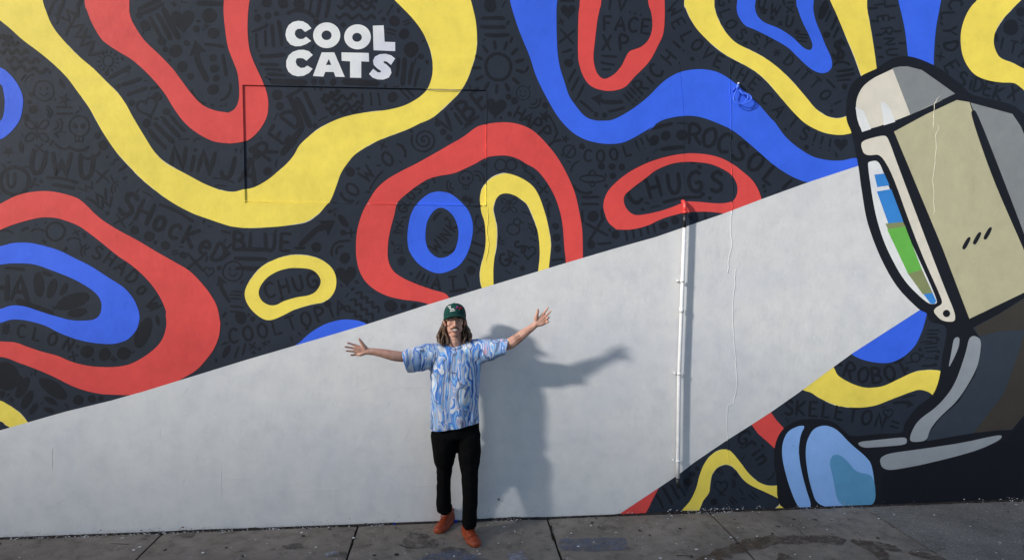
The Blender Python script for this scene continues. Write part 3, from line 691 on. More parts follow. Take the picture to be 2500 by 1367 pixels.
# ------------------------------------------------------------------ dark brush lettering and small marks on the charcoal
FONT = {
    'A': [[(0, 0), (.35, 1), (.7, 0)], [(.13, .36), (.57, .36)]],
    'B': [[(0, 0), (.02, .5), (0, 1), (.35, .97), (.5, .77), (.32, .56), (.05, .52)], [(.05, .52), (.4, .5), (.6, .25), (.42, .03), (0, 0)]],
    'C': [[(.6, .86), (.42, 1), (.17, .9), (.02, .55), (.1, .18), (.32, 0), (.62, .12)]],
    'D': [[(0, 0), (0, .5), (0, 1), (.35, .92), (.58, .58), (.48, .2), (.25, .02), (0, 0)]],
    'E': [[(.52, 1), (0, 1), (0, 0), (.54, 0)], [(0, .5), (.42, .52)]],
    'F': [[(.52, 1), (0, 1), (0, 0)], [(0, .52), (.42, .53)]],
    'G': [[(.6, .86), (.38, 1), (.1, .82), (0, .48), (.12, .1), (.4, 0), (.6, .14), (.6, .42), (.34, .42)]],
    'H': [[(0, 1), (0, 0)], [(.55, 1), (.55, 0)], [(0, .5), (.55, .5)]],
    'I': [[(.1, 1), (.1, 0)]],
    'i': [[(.1, .68), (.1, 0)], [(.09, .98), (.12, .94)]],
    'J': [[(.45, 1), (.45, .3), (.32, .02), (.1, .05), (0, .25)]],
    'K': [[(0, 1), (0, 0)], [(.55, 1), (.03, .45), (.58, 0)]],
    'L': [[(0, 1), (0, 0), (.5, .02)]],
    'M': [[(0, 0), (.05, 1), (.36, .35), (.68, 1), (.72, 0)]],
    'N': [[(0, 0), (.03, 1), (.55, 0), (.58, 1)]],
    'O': [[(.32, 1), (.08, .8), (0, .45), (.14, .08), (.36, 0), (.58, .2), (.64, .58), (.5, .92), (.32, 1)]],
    'P': [[(0, 0), (0, 1), (.38, .97), (.55, .75), (.38, .52), (.02, .47)]],
    'R': [[(0, 0), (0, 1), (.38, .97), (.53, .75), (.36, .54), (.02, .48)], [(.2, .5), (.58, 0)]],
    'S': [[(.54, .85), (.34, 1), (.1, .88), (.1, .66), (.32, .52), (.54, .36), (.52, .12), (.28, 0), (.02, .12)]],
    'T': [[(0, 1), (.62, 1)], [(.31, 1), (.31, 0)]],
    'U': [[(0, 1), (.02, .35), (.15, .04), (.36, .02), (.52, .3), (.55, 1)]],
    'V': [[(0, 1), (.3, 0), (.6, 1)]],
    'W': [[(0, 1), (.2, 0), (.4, .7), (.6, 0), (.8, 1)]],
    'X': [[(0, 1), (.55, 0)], [(.55, 1), (0, 0)]],
    'Y': [[(0, 1), (.3, .5), (.6, 1)], [(.3, .5), (.28, 0)]],
    'Z': [[(0, 1), (.55, 1), (0, 0), (.57, 0)]],
    'e': [[(.03, .35), (.45, .42), (.4, .66), (.2, .7), (.03, .42), (.12, .08), (.34, .02), (.48, .14)]],
    'o': [[(.25, .7), (.05, .5), (.06, .15), (.25, 0), (.45, .2), (.42, .55), (.25, .7)]],
    'r': [[(0, .7), (.02, 0)], [(.02, .45), (.2, .68), (.4, .62)]],
    'n': [[(0, .7), (.02, 0)], [(.02, .48), (.25, .7), (.42, .5), (.43, 0)]],
    'c': [[(.45, .58), (.25, .7), (.05, .5), (.06, .15), (.25, 0), (.47, .1)]],
    '!': [[(.12, 1), (.1, .35)], [(.1, .06), (.12, .02)]],
    '#': [[(.15, .9), (.1, .1)], [(.42, .9), (.38, .1)], [(0, .65), (.55, .68)], [(0, .32), (.55, .35)]],
    '*': [[(.3, .85), (.3, .15)], [(.03, .65), (.57, .35)], [(.03, .33), (.57, .67)]],
    '=': [[(0, .65), (.55, .65)], [(0, .3), (.55, .3)]],
    '(': [[(.3, 1.05), (.08, .75), (.05, .3), (.25, -.05)]],
    ')': [[(.05, 1.05), (.27, .75), (.3, .3), (.1, -.05)]],
    '.': [[(.1, .08), (.13, .04)]],
    '$': [[(.54, .8), (.34, .92), (.1, .82), (.1, .62), (.32, .5), (.54, .36), (.52, .16), (.28, .06), (.02, .18)], [(.3, 1.05), (.3, -.06)]],
}
CURVY = set('BCDGJOPRSUceonr()$')
HELD = []                      # circles already taken on the charcoal (photo pixels)
rd = random.Random(21)

NINK = [0]
class Ink:
    """brush strokes in photo pixels, laid on the wall as one part"""
    def __init__(self):
        NINK[0] += 1
        self.bm = bmesh.new(); self.k = (NINK[0] * 7) % 40
    def put(self, pts):
        P = [W(x, y) for x, y in pts]
        self.k += 1
        return [self.bm.verts.new((p.x, -.0003 - (self.k % 45) * .000019, p.z)) for p in P]
    def stroke(self, pts, w, curvy=True):
        if curvy and len(pts) > 2: pts = catmull(pts, False, 5)
        else:
            q = []
            for a, b in zip(pts[:-1], pts[1:]):
                q += [(a[0] + (b[0] - a[0]) * t, a[1] + (b[1] - a[1]) * t) for t in (0, .5)]
            pts = q + [pts[-1]]
        n = len(pts)
        lf, rt = [], []
        s = rd.random() * 50
        for i, p in enumerate(pts):
            a, b = pts[max(i - 1, 0)], pts[min(i + 1, n - 1)]
            dx, dy = b[0] - a[0], b[1] - a[1]
            l = math.hypot(dx, dy) or 1
            ww = w * .5 * (1 + .22 * noise.noise((s, i * .45, 0)) + (.0 if 0 < i < n - 1 else -.18))
            jx = .35 * noise.noise((s, i * .3, 9)); jy = .35 * noise.noise((s, i * .3, 4))
            lf.append((p[0] + dy / l * ww + jx, p[1] - dx / l * ww + jy)); rt.append((p[0] - dy / l * ww + jx, p[1] + dx / l * ww + jy))
        # rounded brush ends
        def end(i, sgn):
            a, b = pts[i], pts[i + (1 if sgn < 0 else -1)]
            dx, dy = a[0] - b[0], a[1] - b[1]; l = math.hypot(dx, dy) or 1
            return (a[0] + dx / l * w * .38, a[1] + dy / l * w * .38)
        ring = [end(0, -1)] + lf + [end(n - 1, 1)]
        v = self.put(ring + rt)
        e0, L_, e1, R_ = v[0], v[1:n + 1], v[n + 1], v[n + 2:]
        for i in range(n):
            for q_ in (L_[i], R_[i]): q_.co.y -= 1.5e-5 * i / n
        e1.co.y -= 1.5e-5
        for i in range(n - 1):
            self.bm.faces.new((L_[i], L_[i + 1], R_[i + 1], R_[i]))
        self.bm.faces.new((e0, L_[0], R_[0])); self.bm.faces.new((L_[-1], e1, R_[-1]))
    def blob(self, pts):
        self.bm.faces.new(self.put(pts))
    def fan(self, c, pts):
        v = self.put([c] + pts)
        for i in range(1, len(v)):
            self.bm.faces.new((v[0], v[i], v[1 + i % (len(v) - 1)]))
    def done(self, name, label=None, mat='ink'):
        pts = [(v.co.x, v.co.z) for v in self.bm.verts]
        if touches(pts): recess(self.bm)
        bmesh.ops.recalc_face_normals(self.bm, faces=self.bm.faces[:])
        o = bobj(name, self.bm, M[mat], wall)
        if label: o['label'] = label
        return o

def glyph(ink, ch, cx, cy, h, ang, w=None):
    if ch not in FONT: return
    wid = max(p[0] for s in FONT[ch] for p in s)
    c, s = math.cos(ang), math.sin(ang)
    for st in FONT[ch]:
        pts = []
        for x, y in st:
            u, v = (x - wid / 2) * h, -(y - .5) * h
            pts.append((cx + u * c - v * s, cy + u * s + v * c))
        ink.stroke(pts, w or h * .2, ch in CURVY)
    HELD.append((cx, cy, h * .6))

def word(txt, path, h, w=None, sp=False, turn=0.0):
    """letters spread evenly along a bent path of three points"""
    ink = Ink()
    (x0, y0), (xm, ym), (x1, y1) = path
    bx, by = 2 * xm - (x0 + x1) / 2, 2 * ym - (y0 + y1) / 2
    n = len(txt)
    adv = [(.32 if c in 'Ii!.()' else (1.15 if c in 'WM' else .85)) for c in txt]
    tot = sum(adv); acc = 0
    for i, ch in enumerate(txt):
        t = (acc + adv[i] / 2) / tot; acc += adv[i]
        x = (1 - t) ** 2 * x0 + 2 * t * (1 - t) * bx + t * t * x1
        y = (1 - t) ** 2 * y0 + 2 * t * (1 - t) * by + t * t * y1
        dx = 2 * (1 - t) * (bx - x0) + 2 * t * (x1 - bx); dy = 2 * (1 - t) * (by - y0) + 2 * t * (y1 - by)
        hh = h if not isinstance(h, tuple) else h[0] + (h[1] - h[0]) * t
        glyph(ink, ch, x, y, hh, math.atan2(dy, dx) + turn + rd.uniform(-.06, .06), w)
    return ink.done('lettering', 'black brush lettering reading ' + txt.strip())

def letters(txt, spots, h, label):
    ink = Ink()
    for ch, (x, y, a) in zip(txt, spots):
        glyph(ink, ch, x, y, h if not isinstance(h, dict) else h.get(ch, 28), math.radians(a))
    return ink.done('lettering', 'black brush lettering reading ' + label)

word('NiNJA', [(412, 382), (520, 400), (636, 428)], 54)
word('RED', [(634, 386), (680, 328), (726, 268)], 46)
word('UWU', [(70, 392), (150, 402), (238, 408)], 56)
word('SHocKeD', [(292, 488), (430, 558), (552, 628)], (56, 42))
word('BLUE', [(565, 588), (640, 590), (716, 592)], 42)
word('COOLTOPiA', [(552, 822), (700, 792), (848, 742)], 34)
word('CHUG', [(640, 712), (710, 696), (778, 680)], 36)
word('SHADoW', [(222, 610), (315, 668), (390, 768)], 32)
word('#CLON', [(-4, 802), (90, 816), (186, 850)], 30)
word('HA', [(-22, 702), (25, 703), (72, 706)], 58)
word('ViBE', [(1072, 312), (1130, 272), (1190, 228)], 46)
word('(OWO)', [(842, 490), (895, 425), (992, 360)], 34)
word('gLOSSY'.upper(), [(980, 520), (1010, 470), (1070, 432)], 21)
word('WINK', [(1052, 612), (1082, 580), (1112, 540)], 28)
word('GAS', [(1222, 640), (1248, 622), (1280, 592)], 30)
word('HAPPY', [(1258, 272), (1310, 305), (1362, 358)], 30)
word('COOL!!!', [(1420, 378), (1500, 376), (1588, 340)], 28)
word('ROCSOL!', [(1680, 328), (1795, 362), (1922, 462)], 46)
word('CHUGS', [(1525, 482), (1645, 448), (1775, 446)], 48)
word('!!!RiCH!', [(1530, 248), (1585, 190), (1662, 108)], 34)
word('ROBOT', [(2058, 898), (2140, 916), (2218, 888)], 36)
word('SKELETON=', [(1910, 994), (2050, 1006), (2202, 1040)], 34)
word('Grin', [(1806, 1060), (1840, 1088), (1872, 1135)], 34)
word('!!!ATI', [(1012, 672), (1070, 692), (1146, 682)], 30)
word('TV...', [(1476, 8), (1520, 14), (1572, 26)], 30)
word('FACE', [(1468, 58), (1530, 60), (1592, 68)], 34)
word('XP.', [(1462, 102), (1510, 106), (1566, 100)], 36)
letters('WELOVETHECATS!!!', [(1645, 25, 50), (1656, 58, 60), (1678, 90, 62), (1702, 110, 48), (1727, 132, 44), (1755, 150, 24), (1790, 166, 20), (1813, 184, 28), (1842, 205, 36), (1872, 240, 45), (1902, 270, 52), (1938, 298, 38), (1964, 326, 24), (1986, 340, 18), (2004, 348, 12), (2024, 354, 8)], 30, 'WE LOVE THE CATS!!!')
letters('GLOSSY*DiTTO!', [(1767, 4, 70), (1772, 34, 70), (1785, 60, 64), (1810, 84, 45), (1844, 97, 25), (1873, 106, 30), (1897, 129, 40), (1927, 149, 42), (1949, 172, 44), (1966, 184, 42), (1990, 203, 44), (2015, 232, 55), (2040, 252, 60)], 27, 'GLOSSY*DITTO!')
letters('UWU', [(1860, 8, 12), (1892, 25, 18), (1927, 53, 15)], 27, 'UWU, the smaller')
letters('TERNU', [(2147, 12, 82), (2156, 47, 82), (2164, 78, 84), (2172, 102, 84), (2178, 128, 86)], 27, 'TERNU, upright')
letters('CLYDESiDEKX', [(2332, 10, 70), (2314, 40, 88), (2319, 76, 90), (2322, 114, 80), (2324, 163, 60), (2349, 193, 20), (2370, 202, 14), (2389, 208, 16), (2413, 217, 18), (2438, 228, 20), (2474, 228, 22)], 33, 'CLYDE SIDEKX')
letters('ITA', [(2445, 106, 12), (2474, 116, 14), (2500, 130, 20)], 28, 'ITA')

# small painted marks, each one a part of its own
def circ(x, y, r, n=12, sq=1.0, rot=0):
    s = rd.random() * 40
    o = []
    for k in range(n):
        a = 2 * math.pi * k / n
        rr = r * (1 + .1 * noise.noise((s, math.cos(a), math.sin(a))))
        u, v = rr * math.cos(a), rr * sq * math.sin(a)
        o.append((x + u * math.cos(rot) - v * math.sin(rot), y + u * math.sin(rot) + v * math.cos(rot)))
    return o
def heart_pts(x, y, s, rot=0):
    o = []
    for k in range(20):
        t = 2 * math.pi * k / 20
        u = s * math.sin(t) ** 3; v = -s * (13 * math.cos(t) - 5 * math.cos(2 * t) - 2 * math.cos(3 * t) - math.cos(4 * t)) / 15
        o.append((x + u * math.cos(rot) - v * math.sin(rot), y + u * math.sin(rot) + v * math.cos(rot)))
    return o
def rot(pts, x, y, a):
    c, s = math.cos(a), math.sin(a)
    return [(x + u * c - v * s, y + u * s + v * c) for u, v in pts]
NMARK = [0]
def mark(kind, x, y, s, ang=0.0, hold=True):
    """kind of doodle, centre, half size in photo pixels, angle in degrees"""
    a = math.radians(ang); I = Ink(); w = max(4.0, s * .28)
    if kind == 'dot': I.blob(circ(x, y, s, sq=rd.uniform(.85, 1), rot=rd.random() * 3))
    elif kind == 'drop': I.blob(circ(x, y, s, 12, .42, a))
    elif kind == 'bar': I.stroke(rot([(-s, 0), (0, rd.uniform(-.06, .06) * s), (s, 0)], x, y, a), max(6.0, s * .36))
    elif kind == 'thin': I.stroke(rot([(-s, 0), (0, -.1 * s), (s, 0)], x, y, a), max(3.5, s * .18))
    elif kind == 'bars3':
        for k in (-1, 0, 1): I.stroke(rot([(-s * (1 - .2 * abs(k)), k * s * .62), (s * (1 - .2 * k * rd.random()), k * s * .62)], x, y, a), max(4.5, s * .3))
    elif kind == 'bars2':
        for k in (-.5, .5): I.stroke(rot([(-s, k * s * .8), (s * rd.uniform(.8, 1), k * s * .8)], x, y, a), max(4.5, s * .3))
    elif kind == 'heart': I.fan((x, y), heart_pts(x, y, s, a))
    elif kind == 'heartline': I.stroke(heart_pts(x, y, s, a) + heart_pts(x, y, s, a)[:1], w * .9)
    elif kind == 'ring': c = circ(x, y, s, 16); I.stroke(c + c[:1], w)
    elif kind == 'x':
        I.stroke(rot([(-s, -s * .8), (s, s * .8)], x, y, a), w * 1.2); I.stroke(rot([(s * .9, -s), (-s * .9, s)], x, y, a), w * 1.2)
    elif kind == 'arrow':
        I.stroke(rot([(-s, .1 * s), (0, -.1 * s), (s * .5, 0)], x, y, a), w); I.blob(rot([(s, 0), (s * .3, -s * .42), (s * .42, 0), (s * .3, s * .42)], x, y, a))
    elif kind == 'wave':
        I.stroke(rot([(-s + 2 * s * k / 10, min(6, .25 * s) * math.sin(k * 1.9)) for k in range(11)], x, y, a), 8)
    elif kind == 'waves':
        for q in (-.5, 0, .5): I.stroke(rot([(-s * .9 + 1.8 * s * k / 8, q * s * 1.1 + .13 * s * (-1) ** k) for k in range(9)], x, y, a), max(3.5, w * .55))
    elif kind == 'arcs':
        for q in (.55, 1.0): I.stroke(rot([(q * s * math.cos(t), q * s * math.sin(t)) for t in (-1.1, -.55, 0, .55, 1.1)], x, y, a), max(3.5, w * .75))
    elif kind == 'arc': I.stroke(rot([(s * math.cos(t), s * math.sin(t) * .6) for t in (-2.7, -2.1, -1.57, -1, -.45)], x, y, a), w)
    elif kind == 'zig': I.stroke(rot([(-s, -.5 * s), (-.3 * s, .5 * s), (0, -.4 * s), (.5 * s, .5 * s), (s, -.4 * s)], x, y, a), w * .9, False)
    elif kind == 'bolt': I.stroke(rot([(s * .4, -s), (-s * .3, -.1 * s), (s * .35, 0), (-s * .4, s)], x, y, a), w, False)
    elif kind == 'sun':
        c = circ(x, y, s * .5, 16); I.stroke(c + c[:1], s * .13)
        for k in range(13):
            t = 2 * math.pi * k / 13 + .2; I.stroke([(x + s * .72 * math.cos(t), y + s * .72 * math.sin(t)), (x + s * 1.02 * math.cos(t), y + s * 1.02 * math.sin(t))], s * .14)
    elif kind == 'spiral': I.stroke([(x + s * (k / 26) * math.cos(k * .62), y + s * (k / 26) * math.sin(k * .62)) for k in range(27)], s * .15)
    elif kind == 'smile':
        c = circ(x, y, s, 16); I.stroke(c + c[:1], s * .16)
        for q in (-1, 1): I.stroke([(x + q * s * .32, y - s * .35), (x + q * s * .34, y - s * .1)], s * .17)
        I.stroke([(x - s * .45, y + s * .2), (x, y + s * .52), (x + s * .45, y + s * .2)], s * .13)
    elif kind == 'skull':
        c = circ(x, y - s * .2, s * .72, 16); I.stroke(c + c[:1], s * .14)
        for q in (-1, 1): I.blob(circ(x + q * s * .28, y - s * .2, s * .2, 9))
        I.stroke([(x - s * .3, y + s * .5), (x - s * .25, y + s * .9), (x + s * .25, y + s * .9), (x + s * .3, y + s * .5)], s * .12, False)
        I.stroke([(x, y + s * .55), (x, y + s * .85)], s * .1)
    elif kind == 'star': I.blob([(x + s * (1 if k % 2 == 0 else .42) * math.cos(a + k * math.pi / 5), y + s * (1 if k % 2 == 0 else .42) * math.sin(a + k * math.pi / 5)) for k in range(10)])
    elif kind == 'fly':
        for q in (-1, 1):
            for r_ in (-1, 1): c = circ(x + q * s * .5, y + r_ * s * .45, s * .4, 10, .6, q * r_ * .7); I.stroke(c + c[:1], s * .13)
        I.stroke([(x, y - s * .6), (x, y + s * .6)], s * .16)
    elif kind == 'square':
        I.stroke(rot([(-s, -s), (s, -s), (s, s), (-s, s), (-s, -s)], x, y, a), w * .6, False); I.blob(circ(x, y, s * .4, 8))
    elif kind == 'bird':
        c = circ(x, y + s * .2, s * .6, 14, .8); I.stroke(c + c[:1], s * .14); c = circ(x + s * .35, y - s * .5, s * .32, 12); I.stroke(c + c[:1], s * .13); I.stroke([(x + s * .7, y - s * .5), (x + s * 1.0, y - s * .42)], s * .14)
    elif kind == 'saucer':
        c = circ(x, y, s, 18, .3); I.stroke(c + c[:1], s * .14); I.stroke([(x - s * .4, y - s * .22), (x, y - s * .7), (x + s * .4, y - s * .22)], s * .14); c = circ(x, y + s * .4, s * .2, 10); I.stroke(c + c[:1], s * .12)
    names = dict(dot='painted_dot', drop='painted_drop', bar='painted_bar', thin='painted_bar', bars3='painted_bars', bars2='painted_bars', heart='painted_heart', heartline='painted_heart', ring='painted_circle', x='painted_cross', arrow='painted_arrow',
                 wave='painted_wave', waves='painted_waves', arcs='painted_arcs', arc='painted_arc', zig='painted_zigzag', bolt='painted_bolt', sun='painted_sun', spiral='painted_spiral', smile='painted_smile', skull='painted_skull', star='painted_star', fly='painted_butterfly', square='painted_square', bird='painted_bird', saucer='painted_saucer')
    I.done(names[kind]); NMARK[0] += 1
    HELD.append((x, y, s * .95))

MARKS = [
    # left top, left of the long yellow stripe
    ('wave', 14, 92, 15, 12), ('wave', 26, 108, 20, 5), ('wave', 35, 127, 34, 3), ('wave', 56, 148, 40, 4), ('wave', 75, 170, 48, 8), ('thin', 57, 190, 10, -50), ('arc', 75, 196, 16, -40), ('smile', 107, 222, 25), ('drop', 152, 205, 14, 60),
    ('star', 157, 244, 17, 0), ('bars2', 158, 270, 20, 0), ('arcs', 110, 275, 16, -10), ('dot', 82, 268, 12), ('fly', 90, 320, 34), ('arcs', 130, 305, 22, 20), ('skull', 193, 315, 34), ('arc', 192, 352, 26, 180), ('dot', 238, 331, 9), ('dot', 252, 355, 13),
    ('star', 20, 370, 15, 20), ('drop', 52, 360, 15, 80), ('x', 95, 362, 10), ('drop', 125, 350, 9, 120), ('arc', 152, 352, 18, 200), ('arc', 222, 372, 24, 160),
    ('ring', 36, 442, 34), ('letterU', 27, 440, 18), ('dot', 100, 443, 5), ('thin', 152, 440, 38, 10), ('bar', 155, 456, 26, 10), ('x', 250, 430, 16), ('zig', 212, 458, 18, -30), ('zig', 240, 482, 26, -30), ('zig', 253, 497, 24, -20), ('arc', 66, 415, 12, 20),
    ('arcs', 290, 462, 18, 200), ('dot', 262, 521, 6), ('x', 294, 538, 15, 20), ('thin', 430, 520, 46, 27), ('dot', 328, 562, 11), ('dot', 364, 577, 13), ('dot', 404, 599, 12), ('dot', 447, 623, 10), ('x', 477, 640, 22, 10), ('arrow', 545, 705, 34, -110), ('bars3', 575, 720, 14, 5), ('bars2', 578, 755, 16, 5), ('dot', 588, 775, 17), ('dot', 617, 778, 7), ('bolt', 553, 615, 24, 15), ('thin', 360, 475, 14, 30),
    ('smile', 568, 662, 24), ('bars3', 612, 632, 38, 2), ('heartline', 510, 663, 12, 10), ('dot', 553, 790, 4), ('arrow', 775, 566, 52, -32), ('dot', 772, 603, 13), ('bar', 732, 605, 12, 0), ('drop', 838, 540, 20, 50), ('bar', 841, 588, 14, -4), ('arcs', 835, 615, 26, -140), ('dot', 842, 630, 14), ('heart', 845, 672, 26, -4), ('waves', 885, 752, 40, 40), ('dot', 954, 747, 17), ('dot', 985, 748, 8), ('dot', 1008, 748, 5), ('dot', 838, 568, 8), ('dot', 800, 742, 9),
    ('dot', 548, 838, 4), ('drop', 553, 858, 18, -60), ('bar', 578, 860, 14, -70), ('bar', 596, 852, 14, -75), ('thin', 550, 838, 10, -15),
    # left loops
    ('arc', 10, 575, 22, 0), ('ring', 136, 566, 22), ('arc', 92, 570, 18, 0), ('arc', 180, 592, 18, 0), ('zig', 205, 602, 14, 20), ('arcs', 215, 615, 18, 200), ('bar', 36, 656, 22, 5), ('drop', 95, 695, 32, 85), ('drop', 127, 705, 26, 110), ('drop', 156, 706, 18, 120), ('drop', 178, 735, 44, -18), ('drop', 188, 763, 25, -10), ('bar', 85, 750, 45, 20), ('drop', 115, 668, 14, 20),
    ('drop', 350, 812, 42, 112), ('dot', 213, 858, 17), ('dot', 256, 865, 17), ('dot', 302, 862, 17), ('drop', 385, 782, 13, 80), ('drop', 372, 745, 16, -20),
    ('dot', 15, 918, 36), ('dot', 45, 930, 16), ('drop', 55, 945, 30, 120), ('drop', 66, 975, 26, 120), ('drop', 82, 998, 18, 125), ('drop', 130, 948, 42, 35), ('drop', 125, 978, 18, 30), ('drop', 120, 1001, 14, 20), ('dot', 191, 976, 13), ('dot', 224, 973, 10), ('dot', 246, 972, 7), ('dot', 5, 962, 9),
    # between yellow and red at the left top
    ('bar', 128, 15, 22, -65), ('bar', 148, 25, 24, -70), ('zig', 170, 35, 30, -30), ('zig', 192, 68, 34, 60), ('zig', 220, 110, 36, 50), ('bar', 167, 72, 16, -72), ('sun', 264, 150, 26), ('bar', 294, 176, 26, -28), ('bar', 320, 200, 25, -18), ('bar', 335, 224, 25, -20), ('heartline', 360, 262, 24, -20), ('dot', 322, 252, 8), ('dot', 384, 237, 12), ('bar', 376, 215, 10, -10), ('dot', 406, 273, 10), ('dot', 358, 302, 12), ('bar', 384, 340, 30, 48), ('bar', 400, 325, 32, 45), ('bar', 418, 312, 30, 48), ('bar', 434, 302, 25, 48), ('arc', 310, 180, 8, 0),
    # inside red U
    ('bar', 365, 12, 30, -25), ('bar', 372, 22, 28, -25), ('dot', 339, 38, 9), ('dot', 355, 64, 14), ('bar', 378, 65, 26, 62), ('bar', 400, 66, 34, 62), ('bar', 418, 58, 40, 62), ('heart', 446, 50, 30, -4), ('dot', 511, 39, 19), ('dot', 521, 82, 15), ('dot', 395, 102, 11), ('dot', 429, 125, 17), ('dot', 456, 106, 8), ('arrow', 488, 148, 52, -104), ('bar', 523, 112, 23, 8), ('dot', 520, 142, 10), ('dot', 523, 168, 12), ('bar', 548, 160, 26, 80), ('dot', 445, 163, 14), ('dot', 465, 187, 9), ('dot', 528, 192, 9), ('dot', 520, 219, 15), ('arc', 490, 232, 26, 225), ('arc', 545, 222, 26, 120), ('bar', 516, 10, 34, 2),
    # round the white lettering
    ('dot', 651, 8, 13), ('dot', 691, 10, 14), ('dot', 730, 10, 15), ('dot', 629, 45, 10), ('dot', 654, 40, 9), ('dot', 675, 35, 7), ('bar', 631, 72, 18, -22), ('bar', 626, 100, 17, 88), ('bar', 648, 95, 19, 88), ('bar', 666, 88, 26, 86), ('bar', 684, 82, 30, 82), ('arc', 733, 48, 36, 8), ('bar', 758, 16, 16, 100), ('bar', 778, 20, 24, 100), ('bar', 800, 18, 26, 100), ('wave', 870, 18, 46, 4), ('wave', 868, 42, 48, 4), ('wave', 880, 4, 40, 2), ('dot', 772, 54, 8), ('dot', 936, 48, 6), ('bar', 952, 25, 15, -60), ('dot', 963, 53, 14), ('dot', 987, 84, 14), ('dot', 1003, 122, 20), ('bar', 970, 165, 22, 95), ('bar', 985, 175, 32, 95), ('bar', 1003, 180, 26, 100), ('bar', 1018, 190, 22, 105), ('bar', 665, 136, 30, -4), ('bar', 657, 158, 22, 2), ('bar', 668, 171, 20, 4), ('bar', 675, 183, 22, 4), ('bar', 705, 201, 42, 2), ('dot', 767, 200, 8), ('dot', 786, 200, 8), ('dot', 813, 201, 9), ('bar', 880, 202, 42, 3), ('dot', 838, 62, 7),
    # boarded opening
    ('dot', 676, 232, 14), ('dot', 682, 259, 11), ('bar', 718, 226, 22, -30), ('bar', 722, 275, 40, 68), ('bar', 740, 275, 38, 65), ('bar', 756, 252, 30, 65), ('wave', 806, 232, 24, -20), ('wave', 828, 240, 42, -8), ('wave', 838, 258, 44, -6), ('wave', 845, 270, 40, -6), ('bar', 884, 242, 13, 88), ('bar', 905, 242, 15, 85), ('bar', 925, 242, 15, 80), ('dot', 958, 237, 14), ('bar', 988, 230, 16, 45), ('bar', 1000, 226, 14, 45), ('dot', 768, 307, 7), ('bar', 712, 345, 40, -52), ('bar', 708, 360, 20, -45), ('thin', 788, 290, 12, -25), ('dot', 614, 366, 9), ('dot', 625, 380, 10), ('dot', 610, 395, 11), ('dot', 652, 418, 12), ('thin', 545, 440, 26, 12), ('thin', 538, 454, 14, 6),
    ('spiral', 1035, 342, 32), ('dot', 1068, 302, 8), ('dot', 1082, 322, 9), ('dot', 1096, 336, 9), ('bar', 1152, 295, 20, -32), ('thin', 1142, 308, 14, -32), ('thin', 918, 440, 28, -55),
    # right of the long yellow stripe
    ('dot', 1196, 14, 18), ('bar', 1204, 46, 27, 0), ('bar', 1206, 67, 27, 0), ('bar', 1213, 86, 28, 0), ('sun', 1217, 164, 62), ('heart', 1210, 262, 26, 6), ('smile', 1277, 228, 17), ('arcs', 1300, 245, 20, 50), ('dot', 1244, 279, 7), ('star', 1330, 285, 18, 0), ('thin', 1350, 305, 26, 65), ('star', 1380, 340, 12, 0), ('ring', 1390, 370, 15), ('thin', 1392, 370, 18, -55),
    ('heart', 1387, 28, 19, 0), ('bar', 1385, 3, 16, 0), ('x', 1384, 90, 18, 10), ('bar', 1384, 125, 13, -18), ('dot', 1388, 154, 12), ('bar', 1396, 186, 17, -62), ('bar', 1404, 205, 18, -62), ('bar', 1418, 222, 17, -65), ('arrow', 1480, 246, 38, 190), ('bar', 1432, 260, 20, 40), ('dot', 1455, 280, 7), ('dot', 1476, 282, 7), ('bar', 1505, 268, 20, -14),
    ('bar', 1487, 138, 18, 4), ('bar', 1483, 156, 16, 10), ('bar', 1480, 170, 11, 0),
    # inside the red arch
    ('skull', 1137, 440, 24), ('arcs', 1162, 438, 20, -40), ('arcs', 1108, 452, 18, 160), ('dot', 1134, 485, 8), ('star', 1148, 490, 12, 30), ('ring', 1222, 403, 14), ('ring', 1248, 403, 13), ('arcs', 1270, 405, 14, -20), ('arrow', 1295, 428, 18, 45), ('dot', 1313, 447, 4), ('x', 1326, 463, 10), ('arrow', 1340, 510, 20, -85), ('dot', 1334, 488, 4), ('dot', 1356, 552, 9), ('dot', 1358, 580, 10), ('dot', 1361, 607, 10), ('bar', 1362, 634, 14, -6),
    ('fly', 1243, 502, 22), ('bird', 1253, 555, 26), ('arcs', 1290, 565, 18, -30), ('arcs', 1228, 580, 16, 140), ('heartline', 1290, 615, 17, 5), ('thin', 1302, 585, 9, 30), ('star', 1275, 655, 11, 0), ('thin', 1240, 665, 8, 30), ('thin', 1283, 520, 10, 20), ('bar', 1165, 595, 17, -70 + 90), ('bar', 1158, 620, 16, 25), ('bar', 1155, 640, 15, 30), ('dot', 1150, 660, 12), ('x', 1172, 560, 10), ('arrow', 1163, 535, 14, -70),
    ('thin', 1068, 528, 14, -50), ('arc', 1070, 530, 14, -40), ('arc', 1095, 605, 18, 160), ('square', 972, 608, 9), ('arcs', 972, 575, 14, -90), ('bars3', 980, 638, 10, -50), ('x', 975, 548, 9), ('dot', 1003, 668, 5), ('bar', 1118, 708, 20, -10), ('dot', 1012, 745, 6),
    # between arch and CHUGS ring
    ('saucer', 1446, 437, 30), ('arc', 1425, 455, 26, 200), ('bar', 1441, 481, 20, 0), ('bar', 1441, 499, 20, 0), ('dot', 1448, 528, 15), ('bar', 1422, 528, 14, 90), ('bar', 1470, 526, 14, 85), ('x', 1456, 560, 24, -10), ('dot', 1443, 597, 11), ('bar', 1475, 594, 17, -4), ('dot', 1494, 407, 9), ('dot', 1468, 406, 9), ('dot', 1518, 408, 9), ('dot', 1496, 430, 8), ('arc', 1408, 410, 18, -50),
